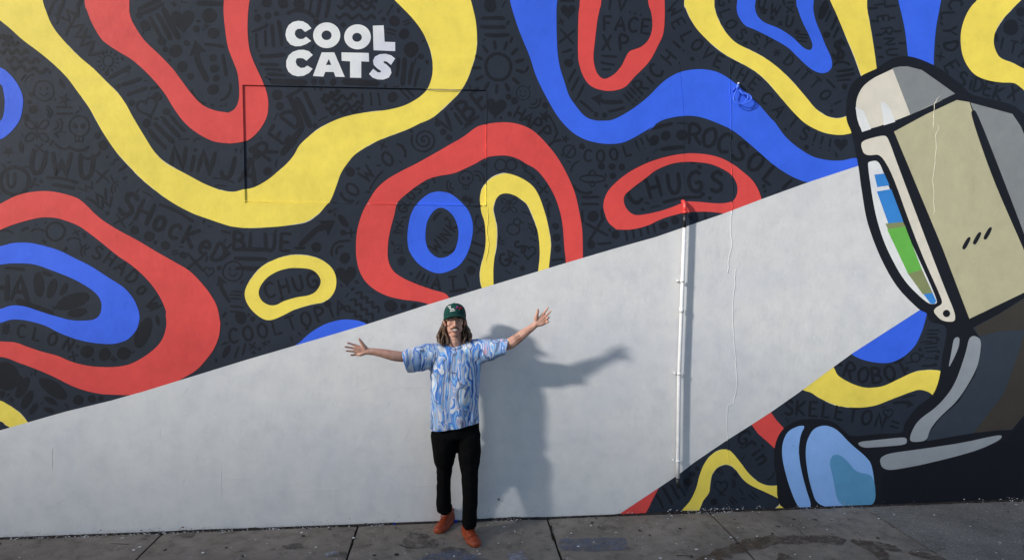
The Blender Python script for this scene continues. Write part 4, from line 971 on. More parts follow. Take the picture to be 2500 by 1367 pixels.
    ('dot', 1503, 573, 11), ('bar', 1528, 573, 15, 78), ('bar', 1545, 568, 14, 78), ('bar', 1563, 562, 15, 78), ('bar', 1580, 557, 14, 78), ('bar', 1596, 555, 13, 78), ('dot', 1620, 550, 12), ('dot', 1648, 538, 11), ('bar', 1702, 530, 8, 80), ('bar', 1722, 527, 8, 80),
    ('bar', 1615, 308, 26, -14), ('dot', 1597, 343, 14), ('dot', 1625, 332, 13), ('dot', 1665, 330, 14), ('bar', 1642, 362, 28, -6), ('dot', 1518, 409, 8), ('arc', 1650, 416, 52, -8), ('thin', 1665, 488, 46, -8), ('dot', 1708, 408, 6), ('dot', 1575, 440, 6), ('thin', 1600, 505, 12, -15), ('dot', 1733, 484, 5),
    ('heart', 2053, 352, 17, 0), ('dot', 1690, 145, 6), ('dot', 2030, 272, 5), ('dot', 2062, 212, 8), ('bar', 2028, 205, 14, 45),
    ('drop', 2010, 25, 26, 110), ('bar', 2022, 40, 15, 115), ('bar', 2036, 58, 17, 115), ('dot', 2018, 86, 9), ('bar', 2041, 80, 14, 115), ('dollar', 2047, 122, 26), ('arc', 2055, 165, 22, 0), ('bar', 2063, 172, 20, -8), ('bar', 2064, 184, 22, -10), ('bar', 2060, 196, 16, -5),
    ('x', 1928, 24, 9), ('star', 1885, 45, 9, 0), ('x', 1905, 58, 5), ('star', 1946, 78, 10, 0), ('bars3', 1957, 93, 13, 5), ('bars3', 1864, 28, 8, 10), ('thin', 1930, 8, 9, 0),
    ('bar', 2132, 21, 10, -5), ('bar', 2176, 16, 12, -8), ('bar', 2135, 52, 7, 0), ('bar', 2178, 45, 8, -5), ('bar', 2144, 86, 7, -10), ('bar', 2192, 77, 9, -5), ('bar', 2202, 106, 7, 0), ('bar', 2146, 117, 6, 0), ('bar', 2150, 140, 6, 0),
    ('dot', 2468, 68, 20), ('dot', 2492, 30, 12), ('bar', 2432, 92, 9, 75), ('arcs', 2494, 90, 12, 30), ('thin', 2498, 105, 8, -30),
    # lower right
    ('dot', 2052, 890, 5), ('dot', 2214, 900, 6), ('arrow', 2206, 984, 26, 8), ('heartline', 2168, 1008, 12, 0), ('thin', 2220, 968, 16, -12), ('bars3', 2275, 815, 14, 0), ('bars3', 2272, 848, 15, -5), ('thin', 2262, 835, 15, -4), ('ring', 2235, 872, 11), ('thin', 2225, 885, 16, -10), ('thin', 2270, 875, 10, 0), ('bar', 2265, 892, 14, -2), ('dot', 2283, 890, 5),
    ('bar', 1610, 1222, 18, 62), ('bar', 1630, 1210, 22, 60), ('bar', 1648, 1200, 20, 60), ('bar', 1665, 1196, 16, 60), ('dot', 1680, 1175, 12), ('dot', 1690, 1157, 9), ('dot', 1702, 1143, 6), ('heartline', 1760, 1187, 16, 0), ('arcs', 1752, 1158, 14, -60), ('arcs', 1783, 1180, 12, 0), ('thin', 1810, 1200, 8, 60), ('bars2', 1840, 1210, 12, 45), ('dot', 1743, 1224, 9), ('bars2', 1790, 1222, 10, 45), ('arc', 1878, 1158, 14, 130), ('dot', 1862, 1087, 4), ('thin', 1815, 1117, 7, -60), ('star', 1795, 1158, 9, 0)]
for mk in MARKS:
    if mk[0] == 'letterU':
        I = Ink(); glyph(I, 'U', mk[1], mk[2], 34, 0); I.done('lettering')
    elif mk[0] == 'dollar':
        I = Ink(); glyph(I, '$', mk[1], mk[2], 48, .2); I.done('lettering', 'black painted dollar sign')
    else:
        mark(*mk)

BOX = [(min(p[0] for p in l[0]), max(p[0] for p in l[0]), min(p[1] for p in l[0]), max(p[1] for p in l[0]), l) for l in SOLID]
def free(x, y, r):
    for hx, hy, hr in HELD:
        if (hx - x) ** 2 + (hy - y) ** 2 < (hr + r) ** 2: return False
    for k in range(8):
        a = k * math.pi / 4
        u, v = x + (r + 4) * math.cos(a), y + (r + 4) * math.sin(a)
        if v > 1235 - (u - 1600) * .03: return False
        for x0, x1, y0, y1, l in BOX:
            if x0 <= u <= x1 and y0 <= v <= y1 and inside(u, v, l): return False
    return True
# the remaining little dabs between the marks
tries = 0
fill = 0
while tries < 40000 and fill < 190:
    tries += 1
    x, y = rd.uniform(0, 2500), rd.uniform(0, 1235)
    s = rd.choice((4, 5, 6, 7, 8, 9, 11, 13)) if tries < 20000 else rd.choice((3.5, 4, 5, 6))
    if free(x, y, s):
        mark(rd.choice(('dot', 'thin', 'thin', 'arc', 'bars2', 'x', 'dot', 'bar', 'thin', 'drop')), x, y, s, rd.uniform(-80, 80)); fill += 1
print('marks', NMARK[0], 'fill', fill)
# ------------------------------------------------------------------ plaster ridges, blisters, grime at the wall foot
def zone_mat(x, y):
    """paint colour found at a photo pixel of the mural"""
    hit = 'dark'
    for loops, key in ZONES:
        if inside(x, y, loops): hit = key
    return hit
def ridge(px, r=.0028, key=None, lift=.0046, jit=1.8):
    """a filled crack standing proud of the plaster, in the colour of the paint over it"""
    P = []
    for (a, b) in zip(px[:-1], px[1:]):
        n = max(2, int(math.hypot(b[0] - a[0], b[1] - a[1]) / 5))
        P += [(a[0] + (b[0] - a[0]) * k / n, a[1] + (b[1] - a[1]) * k / n) for k in range(n)]
    P.append(px[-1])
    runs, cur, ck = [], [], None
    for x, y in P:
        x += jit * noise.noise((x * .05, y * .09, 3.3)) + .6 * jit * noise.noise((x * .2, y * .3, 8))
        k = key or zone_mat(x, y)
        if k != ck and cur:
            cur.append((x, y)); runs.append((ck, cur)); cur = []
        ck = k; cur.append((x, y))
    if len(cur) > 1: runs.append((ck, cur))
    for k, c in runs:
        if len(c) < 2: continue
        bm = bmesh.new()
        pts = []
        for x, y in c:
            q = W(x, y); pts.append((q.x, -lift + .002, q.z))
        rr = [r * (.6 + .7 * abs(noise.noise((x * .11, y * .11, 1)))) * min(1, .15 + .3 * min(i_, len(c) - 1 - i_) if len(runs) == 1 else 1) for i_, (x, y) in enumerate(c)]
        tube(bm, pts, rr, 6)
        bobj('crack_ridge', bm, M[k], wall, True)
ridge([(1660, 160), (1662, 200), (1668, 262), (1670, 330), (1669, 420), (1673, 470)], .0012)
ridge([(1782, 160), (1782, 225), (1785, 290), (1783, 350), (1784, 390), (1786, 420), (1789, 460), (1787, 515), (1783, 545), (1784, 575), (1788, 598), (1781, 620), (1778, 640), (1777, 668)], .0034)
ridge([(1796, 658), (1794, 690), (1790, 730), (1789, 790), (1794, 850), (1799, 925), (1797, 958), (1790, 984), (1776, 991), (1774, 1030), (1776, 1075), (1778, 1135)], .0032)
ridge([(2300, 232), (2288, 240), (2280, 255), (2280, 290), (2276, 318)], .0026, 'cream', .0055)
ridge([(2288, 302), (2291, 315), (2284, 330), (2286, 360), (2282, 400), (2277, 440), (2280, 470), (2278, 490), (2281, 510), (2276, 528)], .0026, 'cream', .0055)
ridge([(1191, 505), (1192, 530), (1188, 560), (1193, 590), (1190, 620), (1186, 642)], .0022, 'yellow')
ridge([(866, 832), (868, 820), (873, 822), (878, 836)], .0022, 'white', .0042)
ridge([(897, 836), (903, 829), (909, 826), (910, 820)], .0022, 'white', .0042)
for px in ([(865, 952), (893, 952), (897, 946)], [(910, 947), (920, 948)], [(955, 947), (975, 945), (1000, 947), (1040, 946)], [(1008, 939), (1008, 945)], [(1005, 1187), (1040, 1186), (1062, 1186)], [(1105, 1186), (1124, 1183)], [(1172, 1185), (1200, 1184)], [(1014, 1165), (1015, 1178), (1012, 1187)],
           [(1450, 998), (1466, 998)], [(1488, 1003), (1522, 1003)], [(1524, 970), (1522, 1002)], [(1543, 1001), (1552, 990), (1556, 972)], [(535, 1170), (620, 1168)], [(640, 1200), (745, 1198)], [(390, 1040), (391, 1075)], [(482, 1105), (484, 1125)], [(585, 1060), (590, 1045)], [(445, 970), (460, 945), (470, 938)], [(540, 1140), (542, 1210)], [(540, 1204), (620, 1203)], [(720, 1198), (830, 1195)],
           [(128, 1090), (127, 1150)], [(135, 1240), (142, 1225), (168, 1210)], [(1000, 1080), (985, 1075), (978, 1082)], [(985, 1078), (1003, 1042)], [(945, 1000), (955, 975)], [(1180, 815), (1192, 805)], [(1900, 685), (1930, 660)], [(2010, 690), (2030, 672)], [(1375, 1005), (1398, 1000)], [(1253, 765), (1262, 757)], [(1920, 1090), (1975, 1080)], [(2000, 1110), (1975, 1112)]):
    ridge(px, .0020, None, .0040)
# lumps and blisters under the paint: too many and too small to pick apart
def lumps(name, n, key, rng, region, lo, hi, lift):
    bm = bmesh.new(); c = 0
    for _ in range(n * 40):
        if c >= n: break
        x, y = rng.uniform(*region[0]), rng.uniform(*region[1])
        if zone_mat(x, y) != key: continue
        c += 1
        p = W(x, y); r = lo + (hi - lo) * rng.random() ** 3
        if RX0 < p.x < RX1 and RZ0 < p.z < RZ1: continue
        k = 8; top = bm.verts.new((p.x + r * .1, -lift - r * .20, p.z))
        st = rng.choice((1, 1, 1, 1.4, 2.4)); rt = rng.uniform(-.3, .3)
        def ring(f, h):
            o = []
            for j in range(k):
                a = 2 * math.pi * j / k
                u, v = math.cos(a) * r * f, math.sin(a) * r * f * st
                o.append(bm.verts.new((p.x + u - v * rt, -lift + h, p.z + v + u * rt)))
            return o
        r1, r2 = ring(.6, -r * .14), ring(1.0, .0004)
        for j in range(k):
            bm.faces.new((top, r1[j], r1[(j + 1) % k])); bm.faces.new((r1[j], r2[j], r2[(j + 1) % k], r1[(j + 1) % k]))
    bmesh.ops.recalc_face_normals(bm, faces=bm.faces[:])
    return tag(bobj(name, bm, M[key], wall, True), kind='stuff')
lumps('plaster_lumps', 420, 'white', random.Random(8), ((0, 2200), (560, 1300)), .0022, .0075, .0018)
lumps('plaster_lumps', 60, 'white', random.Random(18), ((0, 1500), (1170, 1300)), .004, .010, .0018)
lumps('plaster_lumps', 60, 'dark', random.Random(9), ((0, 2500), (0, 1240)), .0014, .0028, .0007)
lumps('plaster_lumps', 25, 'yellow', random.Random(10), ((0, 2500), (0, 1240)), .002, .005, .001)
lumps('plaster_lumps', 25, 'blue', random.Random(12), ((0, 2500), (0, 900)), .002, .005, .001)
for key_ in ('dark', 'red', 'yellow', 'blue'): pass
ridge([(1187, 221), (1187.5, 300), (1187, 400), (1187, 503)], .0030, None, .0040, .8)
ridge([(597, 491), (700, 494), (860, 497)], .0022, None, .0036, .8); ridge([(905, 498), (1010, 500), (1120, 502), (1187, 503)], .0032, None, .0042, 1.4)
ridge([(1148, 502), (1160, 505), (1168, 503), (1187, 504)], .006, 'black', .003, 2)
ridge([(1040, 218), (1060, 220), (1125, 221)], .0028, 'undercoat', .0040, 1.2)
for px_ in ([(1126, 222), (1120, 224)], [(897, 497), (903, 500)], [(968, 497), (972, 500)]): ridge(px_, .004, 'letter', .0042, 1)
# nails left in the wall
M['steel'] = plain('dull_steel', (.32, .31, .30), .45, .5, .2, 60, metal=.7)
M['rust'] = plain('rusty_iron', (.06, .04, .03), .8, .3, .3, 60)
for x, y in ((648, 188), (1206, 1287 - 20), (1217, 1216)):
    bm = bmesh.new(); p = W(x, y)
    tube(bm, [(p.x, .004, p.z), (p.x, -.018, p.z - .002)], .003, 8); tube(bm, [(p.x, -.018, p.z - .002), (p.x, -.021, p.z - .002)], .007, 10)
    bobj('nail', bm, M['rust'], wall, True)

# uneven foot of the wall: paint runs out over the joint with the pavement
M['scum'] = plain('wall_foot_dirt', (.035, .03, .027), .95, .1, .5, 25, bump=.004, bscale=90)
M['chip'] = plain('white_paint_crust', (.52, .52, .53), .8, .2, .35, 40, bump=.003, bscale=140)
M['redscum'] = plain('reddish_paint_residue', (.13, .055, .055), .9, .1, .4, 20)
bm = bmesh.new(); prev = None
x = -4.6
while x < 6.6:
    h = .002 + .020 * max(0, noise.noise((x * 1.3, 1, 0)) + .05) + .012 * max(0, noise.noise((x * 9, 2, 0))) + .008 * max(0, noise.noise((x * 41, 3, 0)))
    if x > 2.2: h *= .6
    d = .010 + .022 * max(0, noise.noise((x * 1.1, 7, 0)) + .1) + .012 * max(0, noise.noise((x * 9, 7, 0))) + .008 * noise.noise((x * 40, 9, 0))
    cur = [bm.verts.new((x, -.0062, h)), bm.verts.new((x, -.0075, .006)), bm.verts.new((x, -d - .006, .0035)), bm.verts.new((x, -d - .009, -.004))]
    if prev:
        for k in range(3): bm.faces.new((prev[k], prev[k + 1], cur[k + 1], cur[k]))
    prev = cur; x += .011
tag(bobj('foot_dirt', bm, M['scum'], wall), kind='stuff')
rg = random.Random(14)
def crust(n, xr, mat, hi=.013):
    bm = bmesh.new()
    for _ in range(n):
        x = rg.uniform(*xr); 
        if noise.noise((x * 1.7, 4.4, 0)) + .5 * noise.noise((x * 8, 1.4, 0)) < .05 and rg.random() < .9: continue
        z = abs(rg.gauss(.010, .014)); y = -.009 - rg.random() * .01 if z > .012 else -.012 - rg.random() * .04
        if y < -.02: z = .004
        r = (.0022 + (hi - .0022) * rg.random() ** 3)
        k = 6; c = bm.verts.new((x, y - r * .15, z + r * .12))
        vs = [bm.verts.new((x + r * rg.uniform(.7, 1.7) * math.cos(2 * math.pi * j / k), y + rg.uniform(-.002, .002), z + r * rg.uniform(.4, .9) * math.sin(2 * math.pi * j / k))) for j in range(k)]
        for j in range(k): bm.faces.new((c, vs[j], vs[(j + 1) % k]))
    bmesh.ops.recalc_face_normals(bm, faces=bm.faces[:])
    return bm
tag(bobj('paint_crust', crust(1500, (-3.9, 2.4), M['chip'], .0065), M['chip'], wall), kind='stuff')
tag(bobj('paint_crust', crust(130, (2.4, 5.4), M['chip'], .007), M['chip'], wall), kind='stuff')
tag(bobj('residue', crust(34, (-2.9, -2.0), M['redscum']), M['redscum'], wall), kind='stuff')

# splashed dirt on the lowest courses
bm = bmesh.new(); rgd = random.Random(77)
for _ in range(260):
    x = rgd.uniform(-4.2, 5.6); z = .02 + abs(rgd.gauss(0, .045)); r_ = .0010 + .0024 * rgd.random() ** 4
    bm.faces.new([bm.verts.new((x + r_ * rgd.uniform(.7, 1.3) * math.cos(a), -.0078, z + r_ * rgd.uniform(.7, 1.3) * math.sin(a))) for a in (0, 1.05, 2.1, 3.14, 4.2, 5.2)])
tag(bobj('dirt_splash', bm, M['scum'], wall), kind='stuff')

# ------------------------------------------------------------------ conduit pipe
base = W(1656, 1165)
pipe = empty('drain_pipe', (base.x, -.05, base.z), 'thin vertical wall pipe, white with its top end painted black and red', 'pipe')
SO = -.052
def pp(x, y): return tuple(W(x, y, SO))
def seg(name, pts, r, mat):
    bm = bmesh.new(); tube(bm, pts, r, 16); return bobj(name, bm, mat, pipe, True)
M['pwhite'] = plain('white_gloss_paint', (.68, .68, .68), .35, .5, .08, 14, bump=.0012, bscale=60)
M['pred'] = plain('red_gloss_paint', paint_col((205, 62, 58)), .4, .5, .08, 14, bump=.001, bscale=60)
M['pblack'] = plain('black_gloss_paint', (.012, .013, .016), .4, .5, .2, 30)
PR = .0155
seg('white_length', [pp(1671, 556), pp(1664, 757), pp(1658, 912), pp(1655, 1125), pp(1654.5, 1166)], PR, M['pwhite'])
seg('black_length', [pp(1672, 520), pp(1671, 556)], PR, M['pblack'])
seg('foot_length', [pp(1654.5, 1166), pp(1654.5, 1180), pp(1654.5, 1193)], [PR, PR * .9, PR * .35], M['pblack'])
t = Vector(pp(1672, 521)); e0 = Vector(pp(1672, 506))
el = [e0 + Vector((0, .05 - .05 * math.cos(a), .05 * math.sin(a))) for a in (0, .4, .8, 1.2, 1.57)] + [e0 + Vector((0, .07, .05))]
seg('elbow', [t, e0] + el[1:], PR * 1.05, M['pred'])
seg('collar', [t, t + Vector((0, 0, .02))], PR * 1.35, M['pred'])
def clamp(x, y, mat):
    p = Vector(pp(x, y)); bm = bmesh.new()
    tube(bm, [p + Vector((0, 0, -.011)), p + Vector((0, 0, .011))], PR * 1.28, 16)
    box(bm, (p.x - .036, SO + .03, p.z - .007), (p.x - PR * .8, .0 - .003, p.z + .007))
    tube(bm, [p + Vector((-.032, .03, 0)), p + Vector((-.032, -.002, 0))], .006, 8)
    bobj('clamp', bm, mat, pipe, True)
clamp(1665.5, 686, M['pwhite']); clamp(1658, 912, M['pwhite']); clamp(1655, 1125, M['pwhite'])
p = Vector(pp(1664, 757)); seg('coupling', [p + Vector((0, 0, -.022)), p + Vector((0, 0, .022))], PR * 1.22, M['pwhite'])

# ------------------------------------------------------------------ looped cable hanging from a hook
hk = W(1803, 212)
cab = empty('hanging_cable', (hk.x, -.02, hk.z), 'blue painted cable coiled in loops and hanging from a white tipped hook', 'cable')
M['cblue'] = plain('blue_painted_cable', paint_col((66, 108, 226)), .45, .4, .08, 20)
bm = bmesh.new()
def q(x, y, d): v = W(x, y, -d); return tuple(v)
loopA = [(1800, 212, .02), (1797, 222, .03), (1793, 232, .035), (1791, 243, .04), (1797, 251, .045), (1810, 255, .05), (1822, 251, .05), (1832, 246, .05), (1835, 240, .045), (1831, 233, .04), (1822, 229, .035), (1814, 231, .035), (1806, 224, .03), (1800, 222, .03), (1794, 230, .03), (1793, 243, .03), (1802, 250, .03), (1815, 253, .035), (1826, 249, .04), (1832, 241, .04), (1828, 232, .035), (1816, 226, .03), (1806, 221, .028), (1804, 213, .02)]
tube(bm, [q(*v) for v in catmull(loopA, False, 5)], .0036, 8)
bobj('loop', bm, M['cblue'], cab, True)
bm = bmesh.new(); tube(bm, [q(*v) for v in catmull([(1806, 214, .02), (1808, 224, .03), (1816, 230, .04), (1824, 230, .045), (1826, 238, .05), (1821, 246, .05), (1817, 250, .05)], False, 5)], .004, 8)
bobj('loop', bm, M['cblue'], cab, True)
bm = bmesh.new(); tube(bm, [q(1797, 213, .006), q(1793, 216, .012), q(1789, 224, .004)], .004, 8); bobj('loop', bm, M['cblue'], cab, True)
bm = bmesh.new(); tube(bm, [tuple(W(1803, 204, .01)), tuple(W(1803, 204, -.05))], .008, 10); bobj('hook', bm, M['pwhite'], cab, True)
bm = bmesh.new(); tube(bm, [q(1803, 204, .03), q(1801, 212, .03), q(1799, 220, .028)], [.010, .013, .008], 8); bobj('binding', bm, M['cblue'], cab, True)

# scraps of blue masking tape at the wall foot
M['tape'] = plain('blue_masking_tape', (.02, .05, .42), .6, .3, .2, 40)
def scrap(x, y, w, h, label):
    p = G(x, y); bm = bmesh.new()
    g = [[bm.verts.new((p.x + w * (a / 3 - .5), -.045 - .012 * math.sin(a * 1.3) + .02 * b * .5, .005 + h * b / 2 * (1.2 - .32 * a) + .004 * math.sin(a * 2 + b))) for b in range(3)] for a in range(4)]
    for a in range(3):
        for b in range(2): bm.faces.new((g[a][b], g[a + 1][b], g[a + 1][b + 1], g[a][b + 1]))
    bmesh.ops.solidify(bm, geom=bm.faces[:], thickness=.001)
    o = bobj('tape_scrap', bm, M['tape'])
    return tag(o, label, 'tape scrap', 'blue tape scraps at the wall foot')
scrap(1112, 1272, .036, .026, 'crumpled blue tape scrap on the pavement between the orange sneakers')
scrap(964, 1275, .02, .012, 'tiny blue tape scrap at the wall foot, left of the person')
# ================================================================== THE PERSON
DG = lambda: bpy.context.evaluated_depsgraph_get()
def blob(bm, c, r, rotm=None, sub=2):
    """ellipsoid"""
    r = (r, r, r) if not isinstance(r, (tuple, list)) else r
    mtx = Matrix.Translation(Vector(c)) @ (rotm.to_4x4() if rotm else Matrix.Identity(4)) @ Matrix.Diagonal((*r, 1))
    bmesh.ops.create_icosphere(bm, subdivisions=sub, radius=1, matrix=mtx)
def chain(bm, pts, n=6, flat=None):
    """tapering limb: pts = [(vector, radius or (rx, ry, rz))]"""
    for (a, ra), (b, rb) in zip(pts[:-1], pts[1:]):
        for k in range(n + 1):
            t = k / n
            rr = tuple(x + (y - x) * t for x, y in zip(ra, rb)) if isinstance(ra, (tuple, list)) else ra + (rb - ra) * t
            blob(bm, Vector(a).lerp(Vector(b), t), rr)
def fuse(name, bm, voxel, smooth, mat, parent, cuts=(), shell=None, warp=None, fac=.5):
    """weld the volumes into one continuous skin; cuts = planes that open it, shell = cloth thickness"""
    me = bpy.data.meshes.new('tmp'); bm.to_mesh(me); bm.free()
    o = bpy.data.objects.new('tmp', me); COL.objects.link(o)
    r = o.modifiers.new('r', 'REMESH'); r.mode = 'VOXEL'; r.voxel_size = voxel; r.use_smooth_shade = True
    if smooth:
        s = o.modifiers.new('s', 'SMOOTH'); s.factor = fac; s.iterations = smooth
    me2 = bpy.data.meshes.new_from_object(o.evaluated_get(DG()))
    bpy.data.objects.remove(o); bpy.data.meshes.remove(me)
    bm = bmesh.new(); bm.from_mesh(me2); bpy.data.meshes.remove(me2)
    for co, no in cuts:
        bmesh.ops.bisect_plane(bm, geom=bm.verts[:] + bm.edges[:] + bm.faces[:], dist=1e-6, plane_co=co, plane_no=no, clear_outer=True)
    if warp:
        bm.normal_update()
        for v in bm.verts: v.co += warp(v.co.copy(), v.normal.copy())
    if shell:
        bm.normal_update()
        bmesh.ops.solidify(bm, geom=bm.faces[:], thickness=shell)
    return bobj(name, bm, mat, parent, True)

# --- materials
def skin_mat():
    m, nt, b = nodes('skin')
    L = nt.links.new
    tc = N(nt, 'TexCoord')
    n = N(nt, 'TexNoise', i_Scale=22, i_Detail=6, i_Roughness=.6)
    L(tc.outputs['Object'], n.inputs['Vector'])
    r = ramp(nt, [(.3, (.42, .205, .145)), (.5, (.52, .29, .215)), (.72, (.57, .345, .265))])
    L(n.outputs[0], r.inputs[0]); L(r.outputs[0], b.inputs['Base Color'])
    b.inputs['Roughness'].default_value = .5
    b.inputs['Specular IOR Level'].default_value = .35
    b.inputs['Subsurface Weight'].default_value = .12
    b.inputs['Subsurface Radius'].default_value = (.012, .005, .003)
    b.inputs['Subsurface Scale'].default_value = 1
    n2 = N(nt, 'TexNoise', i_Scale=300, i_Detail=3)
    L(tc.outputs['Object'], n2.inputs['Vector'])
    bp = N(nt, 'Bump', i_Strength=.3, i_Distance=.001)
    L(n2.outputs[0], bp.inputs['Height']); L(bp.outputs[0], b.inputs['Normal'])
    return m
M['skin'] = skin_mat()
def shirt_mat():
    """marbled print: vertical veins of blues, white and lilac with thin dark lines"""
    m, nt, b = nodes('marbled_jersey')
    L = nt.links.new
    tc = N(nt, 'TexCoord')
    mp = N(nt, 'Mapping'); mp.inputs['Scale'].default_value = (9, 6, .62); mp.inputs['Location'].default_value = (3.3, .4, 5.2)
    L(tc.outputs['Object'], mp.inputs['Vector'])
    wob = N(nt, 'TexNoise', i_Scale=3.2, i_Detail=2.5)
    L(tc.outputs['Object'], wob.inputs['Vector'])
    sub = N(nt, 'VectorMath', operation='SUBTRACT'); sub.inputs[1].default_value = (.5, .5, .5)
    L(wob.outputs['Color'], sub.inputs[0])
    sc = N(nt, 'VectorMath', operation='SCALE'); sc.inputs['Scale'].default_value = 1.25
    L(sub.outputs[0], sc.inputs[0])
    add = N(nt, 'VectorMath', operation='ADD')
    L(mp.outputs[0], add.inputs[0]); L(sc.outputs[0], add.inputs[1])
    n1 = N(nt, 'TexNoise', i_Scale=.85, i_Detail=3.2, i_Roughness=.55, i_Distortion=.8)
    L(add.outputs[0], n1.inputs['Vector'])
    W_, lb, bl, db, li, gr = (.58, .61, .65), (.20, .40, .68), (.06, .20, .56), (.03, .09, .36), (.36, .34, .50), (.30, .34, .40)
    plate = [(.0, db), (.31, bl), (.365, W_), (.40, lb), (.435, bl), (.465, W_), (.485, li), (.505, lb), (.53, gr), (.55, bl), (.585, W_), (.615, lb), (.645, db), (.67, W_), (.70, li), (.75, bl)]
    stops = [plate[0]]
    for (p0, c0), (p1, c1) in zip(plate[:-1], plate[1:]): stops += [(p1 - .006, c0), (p1 + .006, c1)]
    r = ramp(nt, stops)
    L(n1.outputs[0], r.inputs[0])
    # thin dark veins and coral touches
    n2 = N(nt, 'TexNoise', i_Scale=.9, i_Detail=2, i_Distortion=.5)
    off = N(nt, 'VectorMath', operation='ADD'); off.inputs[1].default_value = (7.3, 1.9, 4.4)
    L(add.outputs[0], off.inputs[0]); L(off.outputs[0], n2.inputs['Vector'])
    rv = ramp(nt, [(.478, (0, 0, 0)), (.492, (1, 1, 1)), (.502, (1, 1, 1)), (.516, (0, 0, 0))])
    L(n2.outputs[0], rv.inputs[0])
    mv = N(nt, 'MixRGB'); mv.inputs[2].default_value = (.035, .05, .12, 1)
    vf = N(nt, 'Math', operation='MULTIPLY'); vf.inputs[1].default_value = .7
    L(rv.outputs[0], vf.inputs[0]); L(vf.outputs[0], mv.inputs[0]); L(r.outputs[0], mv.inputs[1])
    n3 = N(nt, 'TexNoise', i_Scale=1.6, i_Detail=2, i_Distortion=.8)
    of3 = N(nt, 'VectorMath', operation='ADD'); of3.inputs[1].default_value = (-3.1, 8.2, 11.0)
    L(add.outputs[0], of3.inputs[0]); L(of3.outputs[0], n3.inputs['Vector'])
    r3 = ramp(nt, [(.69, (0, 0, 0)), (.71, (1, 1, 1))])
    L(n3.outputs[0], r3.inputs[0])
    f3 = N(nt, 'Math', operation='MULTIPLY'); f3.inputs[1].default_value = .7
    L(r3.outputs[0], f3.inputs[0])
    m3 = N(nt, 'MixRGB'); m3.inputs[2].default_value = (.60, .30, .36, 1)
    L(f3.outputs[0], m3.inputs[0]); L(mv.outputs[0], m3.inputs[1])
    L(m3.outputs[0], b.inputs['Base Color'])
    b.inputs['Roughness'].default_value = .8
    b.inputs['Specular IOR Level'].default_value = .2
    b.inputs['Sheen Weight'].default_value = .15
    n4 = N(nt, 'TexNoise', i_Scale=420, i_Detail=2)
    L(tc.outputs['Object'], n4.inputs['Vector'])
    bp = N(nt, 'Bump', i_Strength=.3, i_Distance=.001)
    L(n4.outputs[0], bp.inputs['Height']); L(bp.outputs[0], b.inputs['Normal'])
    return m
M['shirt'] = shirt_mat()
M['trousers'] = plain('black_cotton_twill', (.004, .004, .0045), .95, .06, .3, 40, bump=.001, bscale=400)
M['shoe'] = plain('rust_orange_leather', (.27, .045, .014), .5, .4, .2, 30, bump=.0008, bscale=260)
M['sole'] = plain('rust_orange_rubber', (.30, .06, .02), .6, .35, .1, 30)
M['lace'] = plain('rust_orange_lace', (.20, .032, .010), .8, .2, .2, 120)
M['hair'] = plain('brown_hair', (.075, .042, .022), .45, .45, .55, 26)
M['tash'] = plain('auburn_moustache', (.17, .062, .034), .6, .3, .4, 60)
M['brow'] = plain('dark_brows', (.04, .02, .012), .7, .2, .3, 80)
M['cap'] = plain('bottle_green_twill', (.004, .046, .037), .85, .2, .15, 60, bump=.001, bscale=420)
M['capdark'] = plain('dark_green_lining', (.004, .03, .024), .9, .1, .2, 60)
M['thread'] = plain('white_embroidery', (.72, .72, .70), .8, .2, .08, 60)
M['rose'] = plain('crimson_embroidery', (.20, .012, .03), .8, .2, .3, 90)
M['roseb'] = plain('purple_embroidery', (.22, .02, .13), .8, .2, .3, 90)
M['leafth'] = plain('green_embroidery', (.06, .12, .03), .8, .2, .2, 90)
M['tooth'] = plain('teeth', (.58, .54, .47), .35, .4, .05, 60)
M['mouth'] = plain('mouth_interior', (.05, .012, .012), .5, .3, .2, 60)
M['lip'] = plain('lips', (.36, .13, .11), .45, .4, .15, 60)
M['eye'] = plain('eye_white', (.5, .48, .46), .3, .5, .05, 60)
M['iris'] = plain('dark_iris', (.03, .035, .04), .25, .5, .2, 200)
M['wire'] = plain('thin_gold_wire', (.45, .33, .2), .3, .5, .1, 60, metal=.8)
M['ink_tattoo'] = plain('tattoo_ink', (.018, .02, .022), .6, .3, .2, 60)
def lens_mat():
    m = bpy.data.materials.new('clear_lens'); m.use_nodes = True
    nt = m.node_tree; nt.nodes.clear()
    o = nt.nodes.new('ShaderNodeOutputMaterial'); mx = nt.nodes.new('ShaderNodeMixShader'); t = nt.nodes.new('ShaderNodeBsdfTransparent'); g = nt.nodes.new('ShaderNodeBsdfGlossy')
    g.inputs['Roughness'].default_value = .05; mx.inputs[0].default_value = .03
    t.inputs[0].default_value = (.93, .93, .93, 1)
    nt.links.new(t.outputs[0], mx.inputs[1]); nt.links.new(g.outputs[0], mx.inputs[2]); nt.links.new(mx.outputs[0], o.inputs[0])
    return m
M['lens'] = lens_mat()

YB = -.25                                     # body plane, metres in front of the wall
root = empty('person', (.03, YB, 0), 'person in a marbled blue shirt, black trousers and green cap with both arms spread wide', 'person')
V = lambda x, y, d=0.0: W(x, y, YB - d)       # d = towards the camera from the body plane

